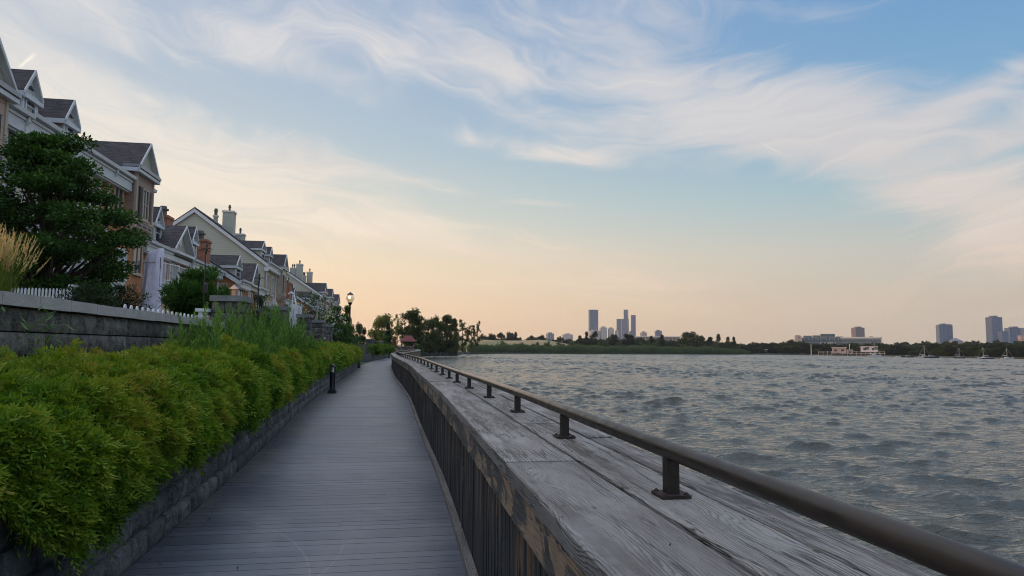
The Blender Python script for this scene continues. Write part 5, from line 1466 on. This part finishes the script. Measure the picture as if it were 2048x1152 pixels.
def timber_screen():
    t = thing('timber_fence', (-.6, 112, 0), 'brown timber parapet section crossing behind the bend of the boardwalk', 'fence')
    m = MB(); m.box(-1.3, 2.35, 116, 116.15, 0, 1.5); m.build('boards', MATS['peeling_fascia'], t)
    m = MB(); m.box(-1.35, 2.4, 115.8, 116.4, 1.502, 1.62); m.build('cap', MATS['peeling_fascia'], t)
    t = thing('seawall', (4.9, 215, WZ), 'dark timber seawall curving round the inlet below the grove', 'seawall')
    P = polycurve([(3.6, 205), (5.2, 215), (8, 226), (12, 233), (16.5, 238), (19.6, 240.5)], 1.5); m = MB(); c = MB(); L = 0
    for k, (a, b) in enumerate(zip(P, P[1:])):
        za, zb = [1.55-1.3*max(0, (q[0]-12)/8)**1.6 for q in (a, b)]; l2 = L+np.linalg.norm(b-a)
        m.face([(a[0], a[1], -3), (b[0], b[1], -3), (b[0], b[1], zb), (a[0], a[1], za)], [(L*.18, -3), (l2*.18, -3), (l2*.18, -.3), (L*.18, -.3)])
        c.face([(a[0]+.15, a[1]-.1, za+.1), (b[0]+.15, b[1]-.1, zb+.1), (b[0]-.8, b[1]+.8, zb+.1), (a[0]-.8, a[1]+.8, za+.1)])
        c.face([(a[0]+.15, a[1]-.1, za-.1), (b[0]+.15, b[1]-.1, zb-.1), (b[0]+.15, b[1]-.1, zb+.1), (a[0]+.15, a[1]-.1, za+.1)])
        m.obox((a[0]+.08, a[1]-.05, (za-3)/2), (1, 0, 0), (0, 1, 0), (0, 0, 1), .13, .13, (za+3)/2-.12)
        L = l2
    m.build('sheeting', MATS['board_cladding'], t); c.build('seawall_cap', MATS['pier_cap'], t)
timber_screen()

def reeds():
    """tall reeds along the left half of the far shore"""
    P = []; n = 52000
    px = 936+(1500-936)*rng.random(n); D0 = np.interp(px, [905, 938, 1000, 1100, 1250, 1400, 1480, 1560], [262, 300, 340, 352, 365, 385, 405, 420])
    r = np.array([view_ray(float(a), 690) for a in (0, 2048)])
    ang = np.arctan((px-1024)/FPX)+YAW; D = (D0+.5+rng.random(n)**1.6*14)
    x, y = D*np.sin(ang), D*np.cos(ang)
    hh = 4.3+.35*np.sin(px*.05)+.25*np.sin(px*.17)+rng.normal(size=n)*.22; hh *= np.interp(px, [936, 945, 1380, 1480, 1500], [.85, 1, .95, .72, .4])
    k = rng.random(n)
    C = np.stack([x, y, WZ+.2+hh*k*.62], 1); Dr = norm(np.stack([rng.normal(size=n)*.10+.12, rng.normal(size=n)*.10, np.ones(n)], 1)); U = norm(np.stack([np.cos(ang), -np.sin(ang), np.zeros(n)], 1)+rng.normal(size=(n, 3))*.4)
    V, Q, UV = leaves(C, Dr, U, hh*.38*(.9+.2*rng.random(n)), .20, np.clip(.15+.55*k+rng.normal(size=n)*.2, 0, 1))
    tag(mesh_np('reeds', V, Q, MATS['reed_leaf'], None, UV), kind='stuff')
reeds()
def dunes():
    m = MB()
    vn = VN(31, 14, .01, .04)
    xs = np.arange(-20, 300, 6.); ys = np.arange(372, 470, 6.)
    def H(x, y):
        k = min(1, max(0, (y-374)/30))*min(1, max(0, (x+20)/40))*min(1, max(0, (135-x)/50))
        return WZ+.3+k*(7.0+1.8*float(vn(np.array([[x, y, 0.]]))[0]))
    for x0, x1 in zip(xs, xs[1:]):
        for y0, y1 in zip(ys, ys[1:]): m.face([(x0, y0, H(x0, y0)), (x1, y0, H(x1, y0)), (x1, y1, H(x1, y1)), (x0, y1, H(x0, y1))])
    tag(m.build('dunes', MATS['dune'], smooth=True), kind='structure')
dunes()
ORD = ['first', 'second', 'third', 'fourth', 'fifth', 'sixth', 'seventh', 'eighth', 'ninth', 'tenth', 'eleventh', 'twelfth', 'thirteenth', 'fourteenth', 'fifteenth', 'sixteenth', 'seventeenth', 'eighteenth', 'nineteenth', 'twentieth']
ORD += ['twenty-'+o for o in ORD[:9]]+['thirtieth']+['thirty-'+o for o in ORD[:9]]+['fortieth']+['forty-'+o for o in ORD[:9]]
def far_trees():
    L = [  # kind, px, D, top y, width px, leaf
        ('round', 985, 480, 668, 26, 'far_leaf'), ('round', 1003, 490, 666, 24, 'far_leaf'), ('round', 1022, 500, 665, 26, 'far_leaf'), ('tall', 1031, 480, 664, 12, 'far_leaf'), ('round', 1060, 520, 672, 26, 'far_leaf'), ('round', 1083, 520, 671, 26, 'far_leaf'), ('round', 965, 470, 672, 26, 'far_leaf'),
        ('bush', 1005, 380, 677, 30, 'park_leaf'), ('bush', 1040, 375, 681, 34, 'park_leaf'), ('bush', 975, 365, 683, 30, 'park_leaf'), ('bush', 1072, 375, 680, 26, 'far_leaf'), ('bush', 1095, 372, 677, 20, 'park_leaf'), ('bush', 1120, 375, 680, 30, 'park_leaf'), ('bush', 1145, 378, 679, 30, 'park_leaf'),
        ('tall', 1160, 395, 671, 14, 'far_leaf'), ('tall', 1173, 395, 664, 14, 'far_leaf'), ('round', 1188, 398, 663, 20, 'far_leaf'), ('bush', 1205, 390, 676, 30, 'park_leaf'), ('round', 1228, 395, 667, 20, 'far_leaf'), ('round', 1256, 400, 666, 28, 'far_leaf'), ('bush', 1240, 385, 681, 36, 'park_leaf'),
        ('bush', 1280, 392, 681, 36, 'park_leaf'), ('tall', 1303, 400, 672, 12, 'far_leaf'), ('tall', 1324, 402, 670, 16, 'far_leaf'), ('bush', 1310, 395, 681, 34, 'park_leaf'), ('bush', 1345, 400, 680, 34, 'far_leaf'), ('round', 1381, 410, 662, 42, 'park_leaf'), ('round', 1402, 415, 672, 24, 'park_leaf'), ('bush', 1375, 402, 683, 40, 'park_leaf'),
        ('tall', 1420, 415, 674, 18, 'far_leaf'), ('tall', 1437, 418, 668, 14, 'park_leaf'), ('bush', 1428, 410, 684, 34, 'far_leaf'), ('tall', 1456, 420, 674, 12, 'park_leaf'), ('tall', 1468, 420, 674, 12, 'far_leaf'), ('bush', 1462, 412, 685, 36, 'far_leaf'), ('bush', 1492, 425, 689, 34, 'far_leaf'), ('bush', 1266, 384, 685, 24, 'park_leaf')]
    L += [('bush', 1156+i*19.5, 391+(i % 3)*3+i*.9, 678+2.5*sin(i*2.1)+i*.28, 27+4*sin(i*1.3), 'park_leaf' if i % 3 else 'far_leaf') for i in range(17)]+[('bush', 958+i*23., 372, 684+1.5*sin(i*1.9), 22, 'park_leaf' if i % 2 else 'far_leaf') for i in range(8)]
    pos = {}
    cnt = {}
    for i, (k, px, D, y, w, lm) in enumerate(sorted(L, key=lambda q: q[1])):
        cnt[k] = cnt.get(k, -1)+1
        lb = {'round': '%s from the left of the rounded dark trees on the reedy far shore', 'tall': '%s from the left of the slim upright trees on the reedy far shore', 'bush': '%s from the left of the dark bushes behind the far reeds'}[k] % ORD[cnt[k]]
        put_tree(k, px, D, y, WZ+.3, lb, lm, w, 'bush' if k == 'bush' else 'tree', {'round': 'rounded trees on the reedy far shore', 'tall': 'slim trees on the reedy far shore', 'bush': 'bushes behind the far reeds'}[k], 'bush' if k == 'bush' else 'tree')
    # right-hand tree belt, individually
    r = random.Random(12)
    tops = interp([(1500, 689), (1540, 684), (1560, 688), (1590, 678), (1610, 687), (1650, 689), (1700, 689), (1765, 686), (1790, 689), (1830, 691), (1880, 687), (1925, 686), (1960, 691), (1985, 688), (2015, 687), (2048, 690), (2100, 688)])
    px = 1500; qi = 0
    while px < 2120:
        D = float(np.interp(px, [1500, 1560, 1650, 1750, 1850, 1950, 2048, 2250], [425, 440, 430, 410, 378, 360, 345, 330]))
        w = r.uniform(22, 34)
        for row in range(2):
            put_tree(r.choice(['round', 'round', 'bush']) if row else 'round', px+r.uniform(-4, 4)+row*9, D+(25 if not row else 4), tops(px)+r.uniform(-1.2, 1.8)+row*r.uniform(4, 8), WZ+.3, ('%s from the left in the rear row of the dark right-hand shore belt' if not row else '%s from the left in the lower front row of the dark right-hand shore belt') % ORD[qi],
                     r.choice(['far_leaf', 'far_leaf', 'park_leaf']), w, 'tree', 'trees of the right-hand far shore belt' if not row else 'front trees of the right-hand far shore belt')
        px += w*.55; qi += 1
    # continuous low wood behind everything
    n = 26000; pxx = 960+(2200-960)*rng.random(n); ang = np.arctan((pxx-1024)/FPX)+YAW; D = 500+rng.random(n)*60
    top = np.interp(pxx, [960, 1150, 1300, 1480, 1560, 1700, 1900, 2200], [679, 681, 680, 690, 690, 692, 690, 690]); hz = 695.5+(pxx-1024)*.007
    H = CZ+(hz-top)/FPX*D*1.0
    z = WZ+(H-WZ)*np.sqrt(rng.random(n))*(1+.10*np.sin(pxx*.13)+.08*np.sin(pxx*.31)); C = np.stack([D*np.sin(ang), D*np.cos(ang), z], 1)
    Dd = rnd_unit(n); U = norm(np.cross(Dd, rnd_unit(n))); V, Q, UV = leaves(C, Dd, U, 1.8, 1.3, rng.random(n))
    tag(mesh_np('far_woods', V, Q, MATS['far_leaf'], None, UV), kind='stuff')
far_trees()

# ------------------------------------------------------------------ distant buildings
def f_facade(base, glass, wx, wz, fx=.55, fz=.5, rough=.35):
    def fn(nt, b):
        u, v, _ = uvof(nt); a = nt.m('FRACT', u/wx); c = nt.m('FRACT', v/wz)
        m_ = nt.m('MULTIPLY', nt.sm(a, 1-fx, 1-fx+.05), nt.sm(c, 1-fz, 1-fz+.05))
        k = nt.white(nt.xyz(nt.m('FLOOR', u/wx), nt.m('FLOOR', v/wz), 0.))
        g = nt.mix(k, glass, tuple(x*1.6 for x in glass[:3])+(1,))
        nt.put(b.inputs['Base Color'], nt.mix(m_, base, g)); b.inputs['Roughness'].default_value = rough
    return fn
mat('blue_glass', f_facade((.07, .12, .20, 1), (.025, .065, .13, 1), 6., 4., .7, .7, .3))
mat('grey_tower', f_facade((.12, .15, .20, 1), (.05, .075, .12, 1), 7., 4.5, .6, .6))
mat('pale_concrete', f_facade((.42, .38, .36, 1), (.10, .10, .11, 1), 5., 4., .35, .4, .8))
mat('pink_concrete', f_facade((.40, .30, .28, 1), (.12, .10, .10, 1), 5., 4., .35, .4, .8))
mat('teal_glass', f_facade((.09, .13, .16, 1), (.02, .045, .06, 1), 3., 3.2, .8, .6, .25))
mat('dark_mauve', f_facade((.16, .14, .15, 1), (.06, .065, .075, 1), 2.5, 3., .5, .5, .5))
mat('shed_white', f_facade((.55, .52, .50, 1), (.08, .08, .09, 1), 4., 3., .5, .45, .7))
def tower(px0, px1, ytop, D, m, label, parts=(), skew=.35, zb=-1.5, cat='tower', name='tower', crown=None, depth=None, oy=0):
    """box tower turned a little so two faces show; parts: (rel x0, rel x1, ytop)"""
    pc = (px0+px1)/2; W = (px1-px0)/FPX*D; x, y, _ = place(pc, D); zt = zat(pc, ytop, D)
    t = thing(name, (x, y, zb), label, cat)
    br = atan2(x, y); ang = -br+skew; c, s = cos(ang), sin(ang)
    d = depth or W*.7; Wf = (W-abs(sin(skew))*d)/cos(skew)
    ux, uy = Vector((c, s, 0)), Vector((-s, c, 0))
    def bx(mb, a0, a1, z0, z1, dd=1.):
        cc = Vector((x, y, (z0+z1)/2))+ux*(Wf*((a0+a1)/2-.5)); mb.obox(cc, ux, uy, (0, 0, 1), Wf*(a1-a0)/2, d/2*dd, (z1-z0)/2)
    mb = MB(); bx(mb, 0, 1, zb, zt); mb.build('shaft', MATS[m], t)
    for (a0, a1, yt) in parts:
        q = MB(); bx(q, a0, a1, zt+.002, zat(pc, yt, D), .8); q.build('upper_block', MATS[m], t)
    if crown:
        q = MB(); bx(q, -.02, 1.02, zt+.002, zt+(W*.04), 1.03); q.build('parapet', MATS[crown], t)
    for k in (.33, .66):
        pass
    return t
tower(1177, 1196.5, 620.5, 2150, 'blue_glass', 'broad blue-grey tower at the left of the far skyline', skew=.15, crown='grey_tower')
tower(1233.5, 1243.5, 638.5, 2200, 'blue_glass', 'shorter slab tower left in the group of three on the skyline', skew=-.2, crown='grey_tower')
tower(1244, 1258, 638, 2150, 'grey_tower', 'tallest stepped tower in the skyline group with a narrower top', [(.30, .92, 619.5)], skew=-.2)
tower(1262.5, 1272, 630.5, 2250, 'blue_glass', 'slim pale blue tower right in the group of three on the skyline', skew=-.2, crown='grey_tower')
for (a, b, y, m_, lb) in [(1178, 1199, 662, 'pale_concrete', 'low pinkish block in front of the broad tower'), (1199, 1214, 655, 'pale_concrete', 'beige stepped block right of the broad tower'), (1216, 1228, 657, 'pale_concrete', 'beige block midway between the skyline towers'),
        (1230, 1238, 662, 'pale_concrete', 'small beige block at the foot of the left slab tower'), (1258, 1264, 664, 'grey_tower', 'small blue-grey block between the stepped and the slim tower'), (1281, 1294, 665, 'pink_concrete', 'small stepped block right of the skyline towers'), (1310, 1324, 662, 'grey_tower', 'small grey block with a rounded top left of the big shore tree'),
        (1092, 1108, 667, 'grey_tower', 'low grey block far behind the dunes, left one'), (1125, 1146, 669, 'pale_concrete', 'low pale block far behind the dunes, right one')]:
    tower(a, b, y, 1950, m_, lb, [(.25, .7, y-2.2)], skew=.3, cat='building', name='building')
def stadium():
    x0, y0, _ = place(1269, 1500); x1, y1, _ = place(1362, 1500); z0, z1 = WZ, zat(1310, 674, 1500)
    t = thing('terminal_building', ((x0+x1)/2, (y0+y1)/2, z0), 'long low pavilion with flat roof and pale columns behind the shore trees', 'building')
    a, b = Vector((x0, y0, 0)), Vector((x1, y1, 0)); d = (b-a).normalized(); n = Vector((-d.y, d.x, 0)); L = (b-a).length
    m = MB(); m.obox((a+b)/2+Vector((0, 0, z1)), d, n, (0, 0, 1), L/2, 25, .9); m.build('roof', MATS['off_white'], t)
    m = MB(); m.obox((a+b)/2+n*6+Vector((0, 0, (z0+z1)/2-.5)), d, n, (0, 0, 1), L/2*.96, 16, (z1-z0)/2-.5); m.build('hall', MATS['pink_concrete'], t)
    for k in range(14): m = MB(); c = a+d*(L*(k+.5)/14)-n*20; m.box(c.x-.6, c.x+.6, c.y-.6, c.y+.6, z0, z1-1.); m.build('column', MATS['off_white'], t)
stadium()
def hotel():
    D = 900; t = tower(1597, 1682, 676, D, 'teal_glass', 'wide hotel with warm lit left end and pale rooftop frames across the water', [(0, .10, 671), (.17, .33, 671.5), (.36, .5, 671), (.52, .80, 668), (.83, .96, 673)], skew=.12, zb=WZ, cat='hotel', name='hotel', depth=14)
    b = wloc(t); ang = -atan2(b.x, b.y)+.12; ux = Vector((cos(ang), sin(ang), 0)); uy = Vector((-sin(ang), cos(ang), 0)); W = 85/FPX*D
    m = MB(); z0, z1 = zat(1602, 690, D), zat(1602, 673, D)
    m.obox(b-Vector((0, 0, b.z))-ux*W*.43-uy*8.5+Vector((0, 0, (z0+z1)/2)), ux, uy, (0, 0, 1), W*.055, 4, (z1-z0)/2); m.build('end_tower', MATS['pink_concrete'], t)
    zt = zat(1640, 676, D)
    for k in range(5):
        m = MB(); c = b-Vector((0, 0, b.z))+ux*W*(-.28+k*.17)-uy*7.6
        m.obox(c+Vector((0, 0, zt+.1)), ux, uy, (0, 0, 1), W*.06, .5, .35); m.obox(c-ux*W*.05+Vector((0, 0, zt-1.2)), ux, uy, (0, 0, 1), .35, .45, 1.2); m.obox(c+ux*W*.05+Vector((0, 0, zt-1.2)), ux, uy, (0, 0, 1), .35, .45, 1.2); m.build('rooftop_frame', MATS['grey_metal'], t)
    m = MB(); zz = zat(1652, 687.5, D); m.obox(b-Vector((0, 0, b.z))+ux*W*.14-uy*9+Vector((0, 0, zz)), ux, uy, (0, 0, 1), W*.15, 1.5, 1.2); m.build('canopy', MATS['off_white'], t)
hotel()
tower(1690, 1755, 677, 900, 'teal_glass', 'low green glass office block right of the hotel', [(.0, .04, 676), (.72, .80, 673)], skew=-.1, zb=WZ, cat='office building', name='office_building', depth=14, crown='off_white')
tower(1706, 1727.5, 655.5, 1300, 'dark_mauve', 'squat dark mauve tower with notched top behind the green office block', [(.28, .72, 653.3)], skew=.5, zb=WZ)
tower(1877.5, 1902, 650, 1300, 'blue_glass', 'blue glass tower with a slightly curved roofline, alone on the right skyline', [(.10, .95, 648.8), (.30, .52, 647.2)], skew=.32, zb=WZ)
tower(1978.5, 2001.5, 634.5, 1500, 'blue_glass', 'tallest right-hand tower with pale left face', [(.30, .62, 631.5)], skew=.6, zb=WZ)
tower(2000.5, 2014.5, 662, 1420, 'blue_glass', 'short tower between the two larger right-hand towers', skew=.6, zb=WZ)
tower(2015.5, 2037, 656, 1450, 'blue_glass', 'broad tower near the right edge with a stepped roof', [(.35, .85, 653.2)], skew=.5, zb=WZ)
tower(2037.5, 2062, 656, 2000, 'grey_tower', 'pale hazy tower cut by the right edge', skew=.2, zb=WZ)
tower(2041, 2060, 671, 1300, 'pink_concrete', 'small pinkish lit block at the right edge', skew=.3, zb=WZ, cat='building', name='building')
def pyramid():
    D = 1200; x, y, _ = place(1911, D); t = thing('pyramid_building', (x, y, WZ), 'small building with a pyramid roof beside the lone blue tower', 'building')
    ze, za = zat(1911, 683, D), zat(1911, 675.3, D); h = 7.
    m = MB(); m.box(x-h, x+h, y-h, y+h, WZ, ze); m.build('wall', MATS['pink_concrete'], t)
    m = MB(); c = [(x-h-.5, y-h-.5, ze), (x+h+.5, y-h-.5, ze), (x+h+.5, y+h+.5, ze), (x-h-.5, y+h+.5, ze)]
    for i in range(4): m.face([c[i], c[(i+1) % 4], (x, y, za)])
    m.face(c[::-1]); m.build('roof', MATS['grey_tower'], t)
pyramid()
# marina buildings
def shed(px0, px1, y0, y1, D, m, label, roofm='off_white'):
    x0, yy0, _ = place(px0, D); x1, yy1, _ = place(px1, D); a, b = Vector((x0, yy0, 0)), Vector((x1, yy1, 0)); d = (b-a).normalized(); n = Vector((-d.y, d.x, 0)); L = (b-a).length
    z1 = zat((px0+px1)/2, y0, D); z0 = zat((px0+px1)/2, y1, D)
    t = thing('marina_building', (x0, yy0, z0), label, 'building')
    q = MB(); q.obox((a+b)/2+Vector((0, 0, (z0+z1)/2-.1)), d, n, (0, 0, 1), L/2, 3, (z1-z0)/2-.1); q.build('wall', MATS[m], t)
    q = MB(); q.obox((a+b)/2+Vector((0, 0, z1-.08)), d, n, (0, 0, 1), L/2+.3, 3.4, .12); q.build('roof', MATS[roofm], t)
    for k in range(max(1, int(L/3))):
        c = a+d*(L*(k+.5)/max(1, int(L/3)))-n*3.02+Vector((0, 0, (z0+z1)/2)); q = MB(); q.obox(c, d, n, (0, 0, 1), .7, .02, .5); q.build('window', MATS['window_glass'], t)
shed(1664, 1692, 694.5, 707, 392, 'pink_concrete', 'pinkish two level marina building, left of the pair on the far shore')
shed(1694, 1705, 699.5, 707, 392, 'pink_concrete', 'small pink marina shed between the two larger ones')
shed(1721, 1755, 692.5, 704, 392, 'shed_white', 'white flat-roofed marina building with dark windows on the far shore')
shed(1530, 1534, 699, 703, 430, 'shed_white', 'tiny white hut on the grassy bank at the left of the tree belt')
def pier_dock(px0, px1, yb, D, label):
    x0, y0, _ = place(px0, D); x1, y1, _ = place(px1, D); a, b = Vector((x0, y0, 0)), Vector((x1, y1, 0)); d = (b-a).normalized(); n = Vector((-d.y, d.x, 0)); L = (b-a).length
    t = thing('dock', (x0, y0, WZ), label, 'dock'); zt = WZ+1.3
    m = MB(); m.obox((a+b)/2+Vector((0, 0, zt)), d, n, (0, 0, 1), L/2, .6, .06); m.obox((a+b)/2+Vector((0, 0, zt+.9)), d, n, (0, 0, 1), L/2, .04, .04); m.build('walkway', MATS['off_white'], t)
    m = MB()
    for k in range(int(L/2)+1):
        c = a+d*min(L, k*2.); m.box(c.x-.09, c.x+.09, c.y-.09, c.y+.09, WZ-1, zt+.92)
    m.build('pilings', MATS['beige_trim'], t)
pier_dock(1637, 1666, 704, 388, 'short white railed dock left of the marina buildings'); pier_dock(1685, 1770, 705, 378, 'long white railed dock in front of the marina buildings')
def boat(px, D, ymast, label, sail=True, dark=False, k=1., flip=1):
    x, y, _ = place(px, D); t = thing('sailboat' if sail else 'motorboat', (x, y, WZ), label, 'boat', None); L = 2.9*k
    m = MB(); S = [(-L, .15, .5), (-L*.4, .55, .42), (L*.2, .6, .45), (L*.7, .35, .55), (L, .02, .75)]
    rows = []
    for (a, w, h) in S: rows.append([(x+a*flip, y-w, WZ+h*k), (x+a*flip*.96, y-w*.6, WZ-.15), (x+a*flip*.96, y+w*.6, WZ-.15), (x+a*flip, y+w, WZ+h*k)])
    for p, q in zip(rows, rows[1:]):
        for i in range(3): m.face([p[i], q[i], q[i+1], p[i+1]])
        m.face([p[3], q[3], q[0], p[0]])
    m.face(rows[0]); m.build('hull', MATS['black_metal' if dark else 'off_white'], t)
    c = MB(); c.prism([(x-L*.4*flip, WZ+.42*k), (x-L*.35*flip, WZ+.85*k), (x+L*.1*flip, WZ+.85*k), (x+L*.35*flip, WZ+.45*k)], 'y', y-.3, y+.3); c.build('cabin', MATS['white_trim' if not dark else 'grey_metal'], t)
    if sail:
        zt = zat(px, ymast, D); m = MB(); m.tube([(x, y, WZ+.4), (x, y, zt)], .06, 6); m.tube([(x, y, WZ+1.3), (x-L*.75*flip, y, WZ+1.25)], .09, 6); m.tube([(x+L*.95*flip, y, WZ+.7), (x, y, zt-.1)], .02, 4); m.tube([(x-L*.95*flip, y, WZ+.5), (x, y, zt-.1)], .02, 4)
        m.build('mast', MATS['off_white'], t)
boat(1848, 330, 691, 'white sailboat at anchor, nearest to the lone blue tower'); boat(1917.5, 322, 696, 'sailboat with a dark hull below the pyramid roofed building', dark=True, k=.85)
boat(1965.5, 312, 695, 'white sailboat at anchor left of the tallest right-hand tower', k=.9, flip=-1); boat(2013, 306, 697, 'white sailboat with bare mast near the right edge', k=.9)
boat(1748.5, 360, 684, 'sailboat with the tallest mast moored at the long dock', k=1.2); boat(1815, 335, 700, 'low dark motorboat left of the anchored sailboats', False, True, 1.0)
boat(1862, 326, 700, 'low dark motorboat right of the nearest anchored sailboat', False, True, 1.2); boat(1794, 345, 700, 'tiny white motorboat by the shore', False, False, .5); boat(1974, 310, 700, 'low dark motorboat beside the white sailboat', False, True, .9)
for px, yt, D, lb in [(1622, 688, 400, 'pale flagpole left of the marina on the far shore'), (1699, 688, 395, 'short pale pole between the marina buildings')]:
    x, y, _ = place(px, D); t = thing('flagpole', (x, y, WZ), lb, 'pole'); m = MB(); m.tube([(x, y, WZ), (x, y, zat(px, yt, D))], [.22, .14], 6); m.build('shaft', MATS['off_white'], t)
def seawall_rocks():
    n = 60
    m = MB()
    for i in range(n):
        px = rng.uniform(900, 940); D = float(np.interp(px, [900, 940], [258, 300]))-1+rng.random()*3; x, y, _ = place(px, D); s = .4+.5*rng.random(); P = rnd_unit(8)*s
        u, v, w = rnd_unit(3); m.obox((x, y, WZ+.1), u, norm(np.cross(u, v)), norm(np.cross(u, np.cross(u, v))), s, s*.8, s*.6)
    tag(m.build('shore_rocks', MATS['rock']), kind='stuff')
seawall_rocks()

# ------------------------------------------------------------------ haze
def haze():
    m = MB(); m.box(-700, 2300, -60, 2600, -4.2, 190)
    o = m.build('haze', None); tag(o, kind='stuff')
    hm = bpy.data.materials.new('haze_air'); hm.use_nodes = True; n = hm.node_tree.nodes; n.clear()
    v = n.new('ShaderNodeVolumePrincipled'); v.inputs['Color'].default_value = (.93, .95, .98, 1); v.inputs['Density'].default_value = 1.0e-4
    ou = n.new('ShaderNodeOutputMaterial'); hm.node_tree.links.new(v.outputs[0], ou.inputs['Volume']); o.data.materials.append(hm)
haze()
